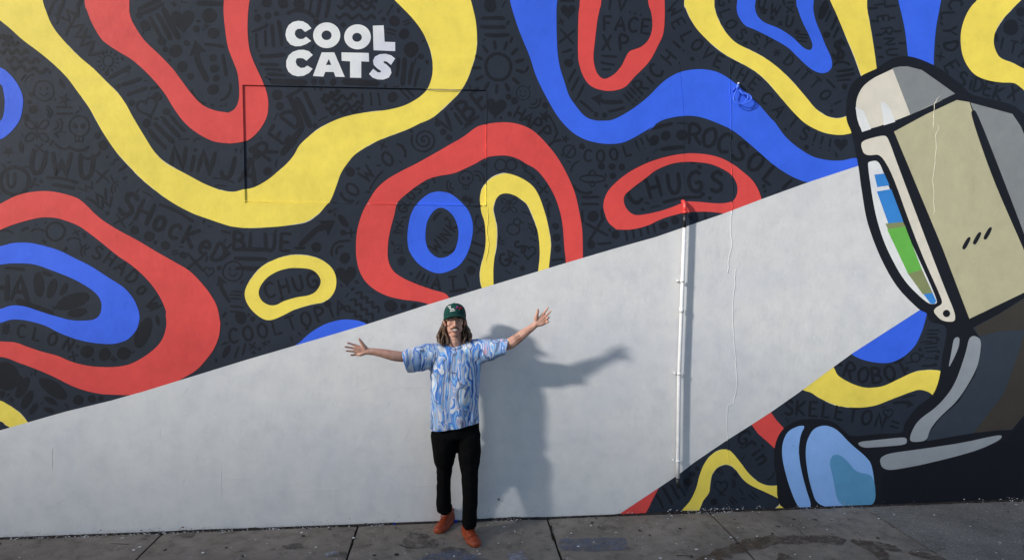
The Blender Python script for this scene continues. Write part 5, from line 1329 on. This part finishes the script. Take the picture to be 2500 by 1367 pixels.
# --- body: head, neck, torso, arms, hands in one skin
bm = bmesh.new()
YH = .045                                     # head a little in front of the body plane
HC = V(1110.5, 781, YH)
def hp(x, y, z): return HC + Vector((x, -y, z))     # head frame: x to the right of the picture, y towards the camera, z up
blob(bm, hp(0, -.020, .048), (.074, .094, .080))          # cranium
blob(bm, hp(0, .012, .0), (.0655, .070, .080))             # mid face
blob(bm, hp(0, .018, -.052), (.0565, .063, .062))          # lower face
blob(bm, hp(0, .040, -.103), (.030, .026, .026))          # chin
for s in (-1, 1):
    blob(bm, hp(s * .040, .002, -.068), (.019, .038, .034))   # jaw corner
    blob(bm, hp(s * .037, .046, -.024), (.024, .021, .026))   # cheek
    blob(bm, hp(s * .030, .066, .022), (.024, .014, .009))    # brow ridge
    blob(bm, hp(s * .078, -.006, -.012), (.010, .018, .031), Matrix.Rotation(s * .35, 3, 'Z'))  # ear
    blob(bm, hp(s * .073, -.006, -.040), (.007, .010, .012))  # lobe
    blob(bm, hp(s * .012, .084, -.032), (.009, .011, .008))   # nostril wing
chain(bm, [(hp(0, .076, .012), .009), (hp(0, .094, -.022), .010), (hp(0, .101, -.030), .0125)], 5)   # nose
blob(bm, hp(0, .074, -.052), (.026, .012, .012))          # upper lip area
blob(bm, hp(0, .068, -.082), (.022, .014, .010))          # lower lip
nk = V(1110, 846, .0)
chain(bm, [(hp(0, -.030, -.05), .058), (V(1110, 832, .015), .054), (nk, .060), (V(1109, 862, -.01), .085)], 5)
# torso under the shirt
chain(bm, [(V(1108, 866, -.01), (.15, .085, .06)), (V(1109, 905, .02), (.155, .085, .06)), (V(1109, 970, .03), (.145, .08, .06)), (V(1109, 1040, .03), (.15, .08, .06))], 6)
# arm on the left of the picture, palm to the camera
sL, eL, wL = V(1052, 864, -.01), V(986, 871, .085), V(898, 857.5, .145)
chain(bm, [(sL, .050), (V(1020, 868, .035), .046), (eL, .041)], 6)
chain(bm, [(eL, .041), (V(974, 870, .096), .0415), (V(960, 868, .108), .041), (V(945, 864.5, .12), .0375), (V(930, 861.5, .13), .0325), (V(912, 858.5, .14), .0275), (wL, .0255)], 9)
# arm on the right, raised
sR, eR, wR = V(1164, 852), V(1240, 841, .08), V(1307, 793, .13)
chain(bm, [(sR, .055), (V(1200, 848, .04), .050), (eR, .0445)], 10)
chain(bm, [(eR, .0445), (V(1250, 835.5, .085), .0445), (V(1260, 828.5, .092), .0425), (V(1273, 818.5, .102), .0385), (V(1285, 809.5, .112), .0335), (V(1297, 801, .12), .028), (wR, .0255)], 9)
def hand(bm, wrist, wr, knuckles, fingers, thumb, heel):
    """palm webs from wrist to each knuckle, separate bent fingers, thumb leaving the side of the palm"""
    for kx, ky, kd in knuckles:
        chain(bm, [(wrist, wr * .82), (V(kx, ky, kd), .0115)], 8)
    for a, b in zip(knuckles[:-1], knuckles[1:]):
        chain(bm, [(V(*a), .0112), (V(*b), .0112)], 3)
    hx = V(*heel); chain(bm, [(wrist, wr * .8), (hx, .016), (V(*knuckles[-1]), .0115)], 6)
    for f in fingers:
        m = len(f)
        chain(bm, [(V(*p), .0096 - .0026 * i / (m - 1)) for i, p in enumerate(f)], 5)
    m = len(thumb)
    chain(bm, [(V(*p), r) for p, r in thumb], 5)
D0 = .150
hand(bm, wL, .0265, [(869, 843.5, D0 + .005), (866, 850, D0 + .008), (866.5, 857.5, D0 + .006), (869.5, 864.5, D0)],
     [[(869, 843.5, D0 + .005), (861, 840.6, D0 + .014), (854.5, 838.4, D0 + .020), (848.5, 836.8, D0 + .030)],
      [(866, 850, D0 + .008), (856.5, 848.4, D0 + .018), (849, 847.2, D0 + .026), (842, 846.4, D0 + .036)],
      [(866.5, 857.5, D0 + .006), (858, 857.2, D0 + .018), (851.5, 856.8, D0 + .026), (845.5, 856.4, D0 + .036)],
      [(869.5, 864.5, D0), (864, 866.2, D0 + .012), (860, 866.7, D0 + .020), (856.5, 866.4, D0 + .030)]],
     [((892, 850, D0), .019), ((886.5, 842, D0 + .014), .0145), ((881.5, 834, D0 + .022), .0112), ((877, 827.5, D0 + .028), .0085)], (880, 865, D0 + .006))
D1 = .135
hand(bm, wR, .026, [(1326.5, 766.5, D1 + .006), (1332, 771.5, D1 + .010), (1335, 778.5, D1 + .009), (1333.5, 786.5, D1 + .004)],
     [[(1326.5, 766.5, D1 + .006), (1331, 760.5, D1 + .016), (1334.8, 755.6, D1 + .022), (1338, 751, D1 + .030)],
      [(1332, 771.5, D1 + .010), (1337, 766.8, D1 + .022), (1341, 763, D1 + .030), (1344.6, 759.8, D1 + .040)],
      [(1335, 778.5, D1 + .009), (1339.5, 774.8, D1 + .034), (1338, 775, D1 + .056), (1334.5, 778.5, D1 + .050)],
      [(1333.5, 786.5, D1 + .004), (1338.5, 785.2, D1 + .028), (1337.5, 786.2, D1 + .046), (1333.5, 787.5, D1 + .042)]],
     [((1309, 780, D1), .019), ((1310.5, 770, D1 + .014), .0145), ((1312.8, 762, D1 + .022), .0112), ((1313.4, 755.5, D1 + .028), .0085)], (1323, 791, D1 + .006))
body = fuse('body', bm, .0032, 6, M['skin'], root)
BODY = BVHTree.FromPolygons([v.co.copy() for v in body.data.vertices], [tuple(p.vertices) for p in body.data.polygons])

def onto(tree, pts, off=.0012):
    """points of a photo outline dropped on a built surface along the line of sight at build time"""
    out = []
    for x, y in pts:
        d = (W(x, y) - CAM).normalized()
        h = tree.ray_cast(CAM, d)
        if h[0] is not None: out.append(h[0] + h[1] * off)
    return out

# --- tattoo on the raised forearm
tx = lambda u, v: (1260.8 + u * math.cos(-.52) - v * math.sin(-.52), 822.3 + u * math.sin(-.52) + v * math.cos(-.52))
bm = bmesh.new()
def tat(p, w=.0011):
    q = []
    for a, b in zip(p[:-1], p[1:]): q += [(a[0] + (b[0] - a[0]) * k / 4, a[1] + (b[1] - a[1]) * k / 4) for k in range(4)]
    q.append(p[-1])
    s = onto(BODY, [tx(*k) for k in q], .0002)
    if len(s) > 1: tube(bm, s, w, 5)
tat([(-8, -7), (8, -7), (8, 7), (-8, 7), (-8, -7)])
for c, r in (((-3, 1.5), 2.6), ((2.6, 1.2), 2.4), ((0, -2.5), 2.2)):
    tat([(c[0] + r * math.cos(a * .9), c[1] + r * .8 * math.sin(a * .9)) for a in range(8)], .0010)
for p in ([(-6, 4.5), (-1, 5), (4, 4.2)], [(4, -5), (6, -3), (5, 0), (6.5, 3)], [(-6, -4), (-3, -5), (-1, -4)]): tat(p, .001)
bobj('tattoo', bm, M['ink_tattoo'], root)

# --- T-shirt: boxy, wide short sleeves
bm = bmesh.new()
def pxw(n): return n * (CAM_D + YB) / FOC      # photo pixels -> metres at the body plane
def ring_chain(bm, rows, n=7):
    for (c0, r0), (c1, r1) in zip(rows[:-1], rows[1:]):
        for k in range(n + 1):
            t = k / n
            blob(bm, c0.lerp(c1, t), tuple(a + (b - a) * t for a, b in zip(r0, r1)), sub=3)
ring_chain(bm, [(V(1107, 853, .005), (pxw(40), .072, .040)), (V(1107.5, 866, .012), (pxw(56), .100, .05)), (V(1110, 895, .022), (pxw(64), .112, .05)), (V(1113, 925, .030), (pxw(62.5), .114, .05)), (V(1111, 960, .034), (pxw(59.5), .112, .05)),
                (V(1109, 1000, .036), (pxw(59), .110, .05)), (V(1109, 1040, .036), (pxw(61), .111, .05)), (V(1109, 1075, .036), (pxw(62), .112, .05))])
# shoulders slope and sleeves
def sleeve(pts):
    for (c0, r0, ax0), (c1, r1, ax1) in zip(pts[:-1], pts[1:]):
        for k in range(9):
            t = k / 8
            a = ax0 + (ax1 - ax0) * t
            R = Matrix.Rotation(a, 3, 'Y')
            blob(bm, c0.lerp(c1, t), tuple(x + (y - x) * t for x, y in zip(r0, r1)), R, 3)
sleeve([(V(1078, 864, .0), (.05, .085, .085), 0), (V(1046, 871, .015), (.05, .088, .106), -.1), (V(1018, 876, .05), (.025, .090, .099), -.24), (V(989, 883.5, .10), (.012, .086, .089), -.29), (V(965, 889, .125), (.012, .086, .082), -.29)])
sleeve([(V(1142, 853, .0), (.05, .085, .085), 0), (V(1172, 860, .012), (.05, .088, .105), .05), (V(1203, 853, .04), (.025, .080, .083), .12), (V(1235, 846.5, .078), (.012, .072, .066), .16), (V(1258, 841, .10), (.012, .072, .058), .16)])
def folds(p, n):
    """hanging folds from the shoulders, drag lines into the armpits, soft crumples"""
    x, z = p.x, p.z
    cz = V(1109, 960).z
    side = x - .03
    ax = abs(side)
    down = max(0, min(1, (V(1109, 860).z - z) / .25))
    f = .0075 * math.sin(26 * (side + .05 * noise.noise((x * 3, z * 2.2, 1))) + 5 * noise.noise((x * 2.2, z * 1.2, 4))) * down
    calm = 1 - .75 * max(0, min(1, (ax - .2) / .1))
    g = calm * (.009 * noise.noise((x * 9, p.y * 6, z * 4.5)) + .0045 * noise.noise((x * 24, p.y * 12, z * 13)))
    f *= calm
    dg = math.sin(60 * (ax * .72 + (z - V(1109, 905).z) * .7) + 3 * noise.noise((x * 5, z * 5, 2)))
    w = math.exp(-((ax - .21) / .10) ** 2 - ((z - V(1109, 890).z) / .10) ** 2)
    sl = .0028 * math.sin(60 * (ax + .55 * z) + 4 * noise.noise((x * 7, z * 7, 0))) * max(0, min(1, (ax - .2) / .08))
    return n * (f + g + .008 * dg * w + sl)
def wplane(a, b, d, away):
    """vertical cutting plane through two photo points, facing away from a third"""
    A_, B2 = V(*a, d), V(*b, d)
    no = (B2 - A_).cross(Vector((0, 1, 0))).normalized()
    if no.dot(V(*away, d) - A_) > 0: no = -no
    return (A_, no)
cuts = [wplane((981.5, 857), (997, 910), .09, (1050, 880)), wplane((1239.5, 825), (1232, 868), .08, (1160, 860)),
        ((V(1046, 1051, .05)), (V(1169, 1030, .05) - V(1046, 1051, .05)).cross(Vector((0, 1, 0))).normalized() * 1)]
co, no = cuts[2]
if no.z > 0: no = -no
cuts[2] = (co, no)
shirt = fuse('shirt', bm, .008, 9, M['shirt'], root, cuts, .0045, folds)
shirt.modifiers.new('sub', 'SUBSURF').levels = 0
shirt.modifiers[-1].render_levels = 1
# ribbed collar
bm = bmesh.new(); ringp = []
for k in range(33):
    a = 2 * math.pi * k / 32
    ringp.append(V(1110, 845, .005) + Vector((.071 * math.cos(a), -.070 * math.sin(a), -.012 * math.sin(a) + .016 * abs(math.cos(a)))))
tube(bm, ringp, .0085, 8, False); bobj('collar', bm, M['shirt'], root, True)
# small placket button
bm = bmesh.new(); 
SH = BVHTree.FromPolygons([v.co.copy() for v in shirt.data.vertices], [tuple(p.vertices) for p in shirt.data.polygons])
for x, y in ((1103.5, 855),):
    for q_ in onto(SH, [(x, y)], .002): blob(bm, q_, (.0055, .002, .0055))
bobj('button', bm, M['thread'], root, True)

# --- trousers
bm = bmesh.new()
aL, aR = V(1083, 1243, -.10), V(1146, 1283, .095)
def leg(rows):
    for (c0, r0), (c1, r1) in zip(rows[:-1], rows[1:]):
        for k in range(8):
            t = k / 7
            blob(bm, c0.lerp(c1, t), tuple(a + (b - a) * t for a, b in zip(r0, r1)), sub=2)
def row(xl, xr, y, d, dep): 
    a, b = W(xl, y, YB - d), W(xr, y, YB - d)
    w = (b.x - a.x) / 2
    return ((a + b) / 2, (w, dep, .035))
leg([row(1050, 1173, 1032, .03, .098), row(1050, 1174, 1062, .03, .100)])
leg([row(1050, 1118, 1062, .028, .098), row(1053, 1117, 1095, .015, .098), row(1057.5, 1111, 1124, -.01, .090), row(1065.5, 1105, 1142, -.035, .082), row(1065, 1102.5, 1165, -.05, .074), row(1065, 1102, 1200, -.075, .068), row(1065, 1102.5, 1230, -.092, .068), row(1066, 1102, 1241, -.10, .064), row(1069, 1100, 1246, -.10, .056)])
leg([row(1115, 1175, 1062, .03, .098), row(1117.5, 1176, 1100, .035, .100), row(1118.5, 1174, 1126, .03, .098), row(1122, 1170, 1146, .045, .086), row(1126, 1168, 1174, .06, .078), row(1127, 1168, 1211, .08, .072), row(1127, 1167, 1249, .09, .070), row(1128, 1164.5, 1270, .095, .066), row(1130, 1162, 1280, .095, .058), row(1132, 1160, 1284, .095, .05)])
def creases(p, n):
    x, y, z = p
    kz = 1 if z < .95 else .5
    return n * kz * (.006 * noise.noise((x * 8, y * 8, z * 11)) + .0045 * math.sin(62 * z + 14 * x + 5 * noise.noise((x * 6, y * 6, z * 4))) * noise.noise((x * 4, 3, z * 3.1)))
fuse('trousers', bm, .009, 6, M['trousers'], root, [], None, creases)

# elastic cuffs gathered over the shoes
for cx, cy, cd, cw, cdp in ((1085, 1243, -.10, .0575, .060), (1146, 1280, .095, .0520, .056)):
    c_ = V(cx, cy, cd); bm = bmesh.new(); rows_ = []
    for k, (dz, f_) in enumerate(((.045, 1.0), (.030, 1.10), (.018, 1.12), (.010, 1.0), (.004, 1.05), (-.006, 1.06), (-.014, .98), (-.016, .86))):
        rows_.append([bm.verts.new(c_ + Vector((cw * f_ * math.cos(a) * (1 + .05 * noise.noise((math.cos(a) * 3, math.sin(a) * 3, k * .8 + cx))), cdp * f_ * math.sin(a), dz + .004 * noise.noise((math.cos(a) * 2, math.sin(a) * 2, cx))))) for a in [2 * math.pi * q / 28 for q in range(28)]])
    for k in range(len(rows_) - 1):
        for q in range(28): bm.faces.new((rows_[k][q], rows_[k + 1][q], rows_[k + 1][(q + 1) % 28], rows_[k][(q + 1) % 28]))
    bmesh.ops.recalc_face_normals(bm, faces=bm.faces[:])
    bobj('trouser_cuff', bm, M['trousers'], root, True)

# --- shoes
def shoe(toe, heel, Lsh):
    """sneaker standing on the pavement between a heel and a toe point"""
    t, h = Vector((toe.x, toe.y, 0)), Vector((heel.x, heel.y, 0))
    f = (t - h).normalized(); h = t - f * Lsh
    s = Vector((-f.y, f.x, 0)); u = Vector((0, 0, 1))
    R = Matrix((s, f, u)).transposed()
    at = lambda a, b, c: h + s * a + f * b * Lsh + u * c
    so = empty('shoe', (0, 0, 0), None, None); so.parent = root; so.matrix_parent_inverse = Matrix.Translation(root.location).inverted(); so.location = h
    bm = bmesh.new()
    prof = [(.02, .030), (.10, .037), (.25, .037), (.45, .040), (.60, .047), (.75, .051), (.88, .046), (.96, .032)]
    hts = [.086, .100, .104, .098, .082, .066, .054, .040]
    for k in range(len(prof) - 1):
        for j in range(4):
            q_ = j / 4
            b = prof[k][0] + (prof[k + 1][0] - prof[k][0]) * q_; w = prof[k][1] + (prof[k + 1][1] - prof[k][1]) * q_; hh = hts[k] + (hts[k + 1] - hts[k]) * q_
            blob(bm, at(0, b, .028), (w, .026, .022), R); blob(bm, at(0, b, hh * .52), (w * .86, .026, hh * .46), R)
    chain(bm, [(at(0, .50, .088), .017), (at(0, .40, .118), .018), (at(0, .35, .142), .017)], 5); blob(bm, at(0, .36, .146), (.024, .010, .012), R)      # tongue
    blob(bm, at(0, .15, .094), (.034, .040, .030), R); blob(bm, at(-.02, .27, .098), (.012, .03, .018), R); blob(bm, at(.02, .27, .098), (.012, .03, .018), R)                                  # ankle collar
    fuse('upper', bm, .0045, 4, M['shoe'], so, [(Vector((0, 0, .016)), Vector((0, 0, -1)))])
    # sole
    bm = bmesh.new(); out = []
    for k in range(28):
        a = 2 * math.pi * k / 28
        b = .5 - .5 * math.cos(a) if False else .5 + .52 * math.cos(a)
        w = .050 * (abs(math.sin(a)) ** .62) * (1.08 if b > .5 else .86) * (1 if math.sin(a) > 0 else -1)
        out.append((w, b))
    lo = [bm.verts.new(at(w * .97, .5 + (b - .5) * .985, .0045)) for w, b in out]
    mi = [bm.verts.new(at(w * 1.05, b, .016)) for w, b in out]
    hi = [bm.verts.new(at(w * 1.0, b, .031)) for w, b in out]
    for A1, A2 in ((lo, mi), (mi, hi)):
        for k in range(28): bm.faces.new((A1[k], A1[(k + 1) % 28], A2[(k + 1) % 28], A2[k]))
    bm.faces.new(lo[::-1]); bm.faces.new(hi)
    bmesh.ops.recalc_face_normals(bm, faces=bm.faces[:])
    bobj('sole', bm, M['sole'], so, True)
    bm = bmesh.new()
    for k in range(5):
        b = .45 + .062 * k; z = .108 - .0095 * k
        tube(bm, catmull([tuple(at(-.030, b - .02, z - .022)), tuple(at(-.012, b, z)), tuple(at(.012, b + .012, z)), tuple(at(.030, b - .01, z - .022))], False, 4), .0032, 6)
    for sg in (-1, 1):
        tube(bm, catmull([tuple(at(0, .43, .122)), tuple(at(sg * .02, .42, .132)), tuple(at(sg * .036, .46, .116)), tuple(at(sg * .014, .46, .114))], False, 5), .0032, 6)
        tube(bm, catmull([tuple(at(0, .44, .120)), tuple(at(sg * .018, .51, .108)), tuple(at(sg * .03, .57, .086))], False, 5), .003, 6)
    bobj('laces', bm, M['lace'], so, True)
    # toe cap seam
    bm = bmesh.new()
    tube(bm, [tuple(at(.043 * math.cos(a), .70 + .07 * math.sin(a), .037 + .030 * math.sin(a) ** .7)) for a in [math.pi * k / 14 for k in range(15)]], .0022, 6)
    bobj('toe_seam', bm, M['lace'], so, True)
    return so
for_toe = lambda x, y: G(x, y)
shoe(G(1067, 1303), G(1095, 1277), .285)
shoe(G(1165, 1336), G(1140, 1306), .290)

# --- hair
hb = random.Random(31)
WAVE = [0.0]
bm = bmesh.new()
def lock(p0, p1, p2, p3, r, tip=.25):
    pts = catmull([tuple(p0), tuple(p1), tuple(p2), tuple(p3)], False, 6)
    n = len(pts); ph = WAVE[0] + hb.uniform(-.7, .7); am = hb.uniform(.005, .012) * (1 if r > .003 else .5)
    out = []
    for i, p in enumerate(pts):
        t = i / (n - 1)
        out.append((p[0] + am * math.sin(ph + t * 10) * min(1, t * 1.6), p[1] + am * math.cos(ph + t * 9) * t, p[2]))
    tube(bm, out, [r * (.75 + .35 * math.sin(math.pi * min(1, t * 1.15)) - (1 - tip) * max(0, t - .72) / .28 * .85) for t in [i / (n - 1) for i in range(n)]], 7)
for sgn, N_ in ((-1, 64), (1, 58)):
    for k in range(N_):
        d = hb.random()                      # 0 front of the mass .. 1 back
        o = hb.random()                      # 0 near the neck .. 1 outer
        WAVE[0] = 2.6 * int(o * 3.2) + 1.3 * int(d * 3)
        if sgn < 0:
            p0 = hp(-.068 - .006 * o, -.030 - .060 * d, .012 + .012 * hb.random())
            p1 = V(1087 - 9 * o, 799 + hb.uniform(-3, 3), YH - .035 - .09 * d)
            p2 = V(1093 - 25 * o, 822 + hb.uniform(-3, 3), YH + .025 - .13 * d)
            p3 = V(1095 - 22 * o + hb.uniform(-2, 2), 838 + 9 * (1 - abs(o - .4)) + hb.uniform(-4, 2), YH + .040 - .13 * d)
        else:
            p0 = hp(.068 + .006 * o, -.030 - .060 * d, .012 + .012 * hb.random())
            p1 = V(1132 + 8 * o, 799 + hb.uniform(-3, 3), YH - .035 - .09 * d)
            p2 = V(1128 + 21 * o, 820 + hb.uniform(-3, 3), YH + .015 - .13 * d)
            p3 = V(1128 + 19 * o + hb.uniform(-2, 2), 834 + 8 * (1 - abs(o - .4)) + hb.uniform(-4, 2), YH + .025 - .13 * d)
        lock(p0, p1, p2, p3, hb.uniform(.0045, .0085))
for k in range(34):                          # back of the head
    t = (k + .5) / 34 * 2 - 1
    lock(hp(.072 * t, -.085 + .02 * abs(t), .03), hp(.085 * t, -.105 + .03 * abs(t), -.03), hp(.10 * t, -.10 + .02 * abs(t), -.09), hp(.105 * t, -.085, -.15 - .02 * hb.random()), .010)
for k in range(16):                          # loose strands
    s_ = hb.choice((-1, 1)); xx = hb.uniform(22, 42) * s_
    lock(hp(s_ * .074, -.02, .0), V(1110 + xx * .75, 800, YH - .03), V(1110 + xx, 826, YH), V(1110 + xx * 1.02 + hb.uniform(-3, 3), 842 + hb.uniform(-4, 5), YH + .02), .0016, .6)
for s_ in (-1, 1):                           # hair at the temples under the cap
    for k in range(10):
        lock(hp(s_ * (.064 + .001 * k), .045 - .007 * k, .045), hp(s_ * .073, .03 - .007 * k, .02), hp(s_ * .076, .015 - .006 * k, .0), hp(s_ * .075, .0 - .004 * k, -.02), .0035)
bobj('hair', bm, M['hair'], root, True)

# --- face details
for s_ in (-1, 1):
    bm = bmesh.new(); blob(bm, hp(s_ * .031, .062, .006), (.0125, .012, .0085)); bobj('eye', bm, M['eye'], root, True)
    bm = bmesh.new(); blob(bm, hp(s_ * .031, .0705, .0055), (.0058, .0045, .0058)); bobj('iris', bm, M['iris'], root, True)
    bm = bmesh.new(); tube(bm, onto(BODY, [(1110.5 + s_ * (4.5 + k), 776.6 - .9 * math.sin(k / 11 * 2.4)) for k in range(12)], .0015), .0035, 6); bobj('eyebrow', bm, M['brow'], root, True)
# open smile under a full moustache, laid on the curve of the lips
def depth(px, py):
    h = onto(BODY, [(px, py)], 0)[0]
    return HC.y - h.y
zl = lambda z: HC.z + z
def facey(x, z):
    o_ = Vector((HC.x + x, HC.y - .3, HC.z + z)); h = BODY.ray_cast(o_, Vector((0, 1, 0)))
    return HC.y - h[0].y
y0 = max(facey(0, -.060), facey(0, -.068), facey(0, -.078)); y1 = .5 * (max(facey(.024, -.064), facey(.024, -.07)) + max(facey(-.024, -.064), facey(-.024, -.07)))
kk = min(14, max(0, (y0 - y1) / .024 ** 2))
def smile(name, hw, top, bot, out, mat):
    V_, F_2 = [], []
    for i in range(13):
        u = -1 + 2 * i / 12
        x = u * hw; lift_ = .0085 * u * u
        sh = max(.2, (1 - u ** 4) ** .6)
        for j in range(4):
            zt, zb = top + lift_, bot + lift_
            zc = (zt * .72 + zb * .28); z = zc + ((zt - zc) * sh * (1 - j / 3) + (zb - zc) * sh * (j / 3))
            V_.append(hp(x, y0 - kk * x * x + out, z))
    for i in range(12):
        for j in range(3): F_2.append((i * 4 + j, i * 4 + j + 1, i * 4 + j + 5, i * 4 + j + 4))
    return mobj(name, V_, F_2, mat, root, True)
smile('mouth', .0315, -.0590, -.0820, .0022, M['mouth'])
smile('teeth', .0275, -.0600, -.0735, .0036, M['tooth'])
bm = bmesh.new()
tube(bm, [hp(u * .031, y0 - kk * (u * .031) ** 2 + .002, -.066 + .0085 * u * u - .0175 * max(0, 1 - u * u) ** .5) for u in [-.97 + 1.94 * k / 14 for k in range(15)]], [.0015 + .0028 * math.sin(math.pi * k / 14) for k in range(15)], 7)
bobj('lower_lip', bm, M['lip'], root, True)
bm = bmesh.new()
for k in range(110):
    s_ = -1 if k % 2 else 1
    t = hb.random() ** .8
    x0 = s_ * (.001 + .024 * t); zt = -.0445 - .0065 * t + hb.uniform(-.002, .002)
    ln = .0105 + .006 * t
    P = []
    for q in range(4):
        w_ = q / 3
        x = x0 + s_ * (.004 + .007 * t) * w_; z = zt - ln * w_ * (.85 + .3 * w_)
        P.append(tuple(hp(x, max(facey(x, z), y0 - kk * x * x) + .0022 + .002 * math.sin(math.pi * w_), z)))
    tube(bm, catmull(P, False, 3), [.0019 - .0012 * j / 9 for j in range(10)], 5)
bobj('moustache', bm, M['tash'], root, True)
# --- glasses
gl = empty('glasses', tuple(hp(0, .09, .004)), None, None); gl.parent = root; gl.matrix_parent_inverse = Matrix.Translation(root.location).inverted()
bm = bmesh.new()
for s_ in (-1, 1):
    c = hp(s_ * .034, .090, .000)
    tube(bm, [c + Vector((.0265 * math.cos(a), .006 * abs(math.cos(a)), .0235 * math.sin(a))) for a in [2 * math.pi * k / 24 for k in range(25)]], .0009, 6, False)
    tube(bm, [hp(s_ * .060, .086, .008), hp(s_ * .075, .060, .010), hp(s_ * .078, .0, .006)], .0012, 6)
tube(bm, [hp(-.008, .092, .004), hp(0, .098, .008), hp(.008, .092, .004)], .0012, 6)
bobj('wire_frame', bm, M['wire'], gl, True)
for s_ in (-1, 1):
    c = hp(s_ * .034, .0895, .000)
    mobj('lens', [c] + [c + Vector((.0262 * math.cos(a), .006 * abs(math.cos(a)), .0232 * math.sin(a))) for a in [2 * math.pi * k / 20 for k in range(20)]], [(0, 1 + k, 1 + (k + 1) % 20) for k in range(20)], M['lens'], gl)

# --- cap
cap = empty('cap', tuple(hp(0, 0, .06)), None, None); cap.parent = root; cap.matrix_parent_inverse = Matrix.Translation(root.location).inverted()
bm = bmesh.new(); rows_ = []
NS, NR = 40, 14
for r_ in range(NR + 1):
    t = r_ / NR                              # 0 rim .. 1 crown
    el_ = t * math.pi / 2
    row_ = []
    for k in range(NS):
        a = 2 * math.pi * k / NS
        fx, fy = math.cos(a), math.sin(a)
        w = (math.cos(el_) ** .55)
        front = max(0, fy)
        hgt = .104 + .006 * front
        x = .0865 * w * fx * (1 - .10 * t * t)
        y = (.105 if fy < 0 else .099) * w * fy
        z = hgt * math.sin(el_) ** .9 + .010 * noise.noise((fx * 1.5, fy * 1.5, t * 2)) * t * .6
        row_.append(bm.verts.new(hp(x, y - .012, .020 + z + (.014 * front * (1 - t)))))
    rows_.append(row_)
for r_ in range(NR):
    for k in range(NS):
        bm.faces.new((rows_[r_][k], rows_[r_][(k + 1) % NS], rows_[r_ + 1][(k + 1) % NS], rows_[r_ + 1][k]))
bm.faces.new(rows_[-1])
bmesh.ops.recalc_face_normals(bm, faces=bm.faces[:])
crown = bobj('crown', bm, M['cap'], cap, True)
CR = BVHTree.FromPolygons([v.co.copy() for v in crown.data.vertices], [tuple(p.vertices) for p in crown.data.polygons])
bm = bmesh.new(); g = []
NB, MB_ = 26, 8
for k in range(NB + 1):
    a = math.pi * (.04 + .92 * k / NB)
    col = []
    for j in range(MB_ + 1):
        t = j / MB_
        fx, fy = math.cos(a), math.sin(a)
        x = .0865 * fx * (1 + .02 * t); y = .099 * fy - .012 + t * .066 * fy ** .75
        z = .036 + .020 * fy - .014 * (1 - fy ** .5) * 1.6 - t * (.006 + .002 * fy) - .022 * t * (fx * fx)
        col.append(bm.verts.new(hp(x, y, z)))
    g.append(col)
for k in range(NB):
    for j in range(MB_): bm.faces.new((g[k][j], g[k + 1][j], g[k + 1][j + 1], g[k][j + 1]))
bmesh.ops.recalc_face_normals(bm, faces=bm.faces[:])
bmesh.ops.solidify(bm, geom=bm.faces[:], thickness=.0035)
bobj('brim', bm, M['cap'], cap, True)
bm = bmesh.new(); blob(bm, hp(0, -.012, .1245), (.006, .006, .003)); bobj('top_button', bm, M['cap'], cap, True)
bm = bmesh.new()                             # seams between the panels
for ax_ in (0.0, .95, 2.19, 3.14):
    pts = []
    for r_ in range(NR + 1):
        k = int(round(ax_ / (2 * math.pi) * NS)) % NS
        pts.append(rows_[r_][k].co.copy() if False else crown.data.vertices[r_ * NS + k].co.copy())
    tube(bm, pts, .0011, 5)
bobj('seam', bm, M['capdark'], cap, True)
# embroidery: four short slanting rows of white script and a small flower
bm = bmesh.new()
for r_, (x0, y0, n_) in enumerate([(1094.6, 748.6, 3), (1097.4, 752.0, 2), (1100.0, 755.4, 4), (1099.8, 759.6, 5)]):
    sl = -.18
    for k in range(n_):
        xx = x0 + k * 2.5
        P = [(xx - .9, y0 + (xx - x0) * sl + .9), (xx - .6, y0 + (xx - x0) * sl - 1.1), (xx + .2, y0 + (xx - x0) * sl + .9), (xx + .8, y0 + (xx - x0) * sl - .8), (xx + 1.1, y0 + (xx - x0) * sl + .9)]
        s = onto(CR, catmull(P, False, 3), .0006)
        if len(s) > 2: tube(bm, s, .0016, 5)
bobj('white_embroidery', bm, M['thread'], cap, True)
bm = bmesh.new()
for x, y, r in ((1123.6, 751.6, .011), (1126, 753.5, .010), (1121.5, 754.5, .007), (1125.5, 750.5, .008)):
    for q_ in onto(CR, [(x, y)], 0): blob(bm, q_, (r, .003, r))
bobj('flower_embroidery', bm, M['rose'], cap, True)
bm = bmesh.new()
for x, y, r in ((1117, 750.0, .010), (1114.8, 752.0, .007)):
    for q_ in onto(CR, [(x, y)], 0): blob(bm, q_, (r, .0034, r))
bobj('flower_embroidery', bm, M['roseb'], cap, True)
bm = bmesh.new(); s = onto(CR, [(1121, 755), (1122, 758), (1122.5, 760)], .0006); tube(bm, s, .0014, 5); bobj('stem_embroidery', bm, M['leafth'], cap, True)
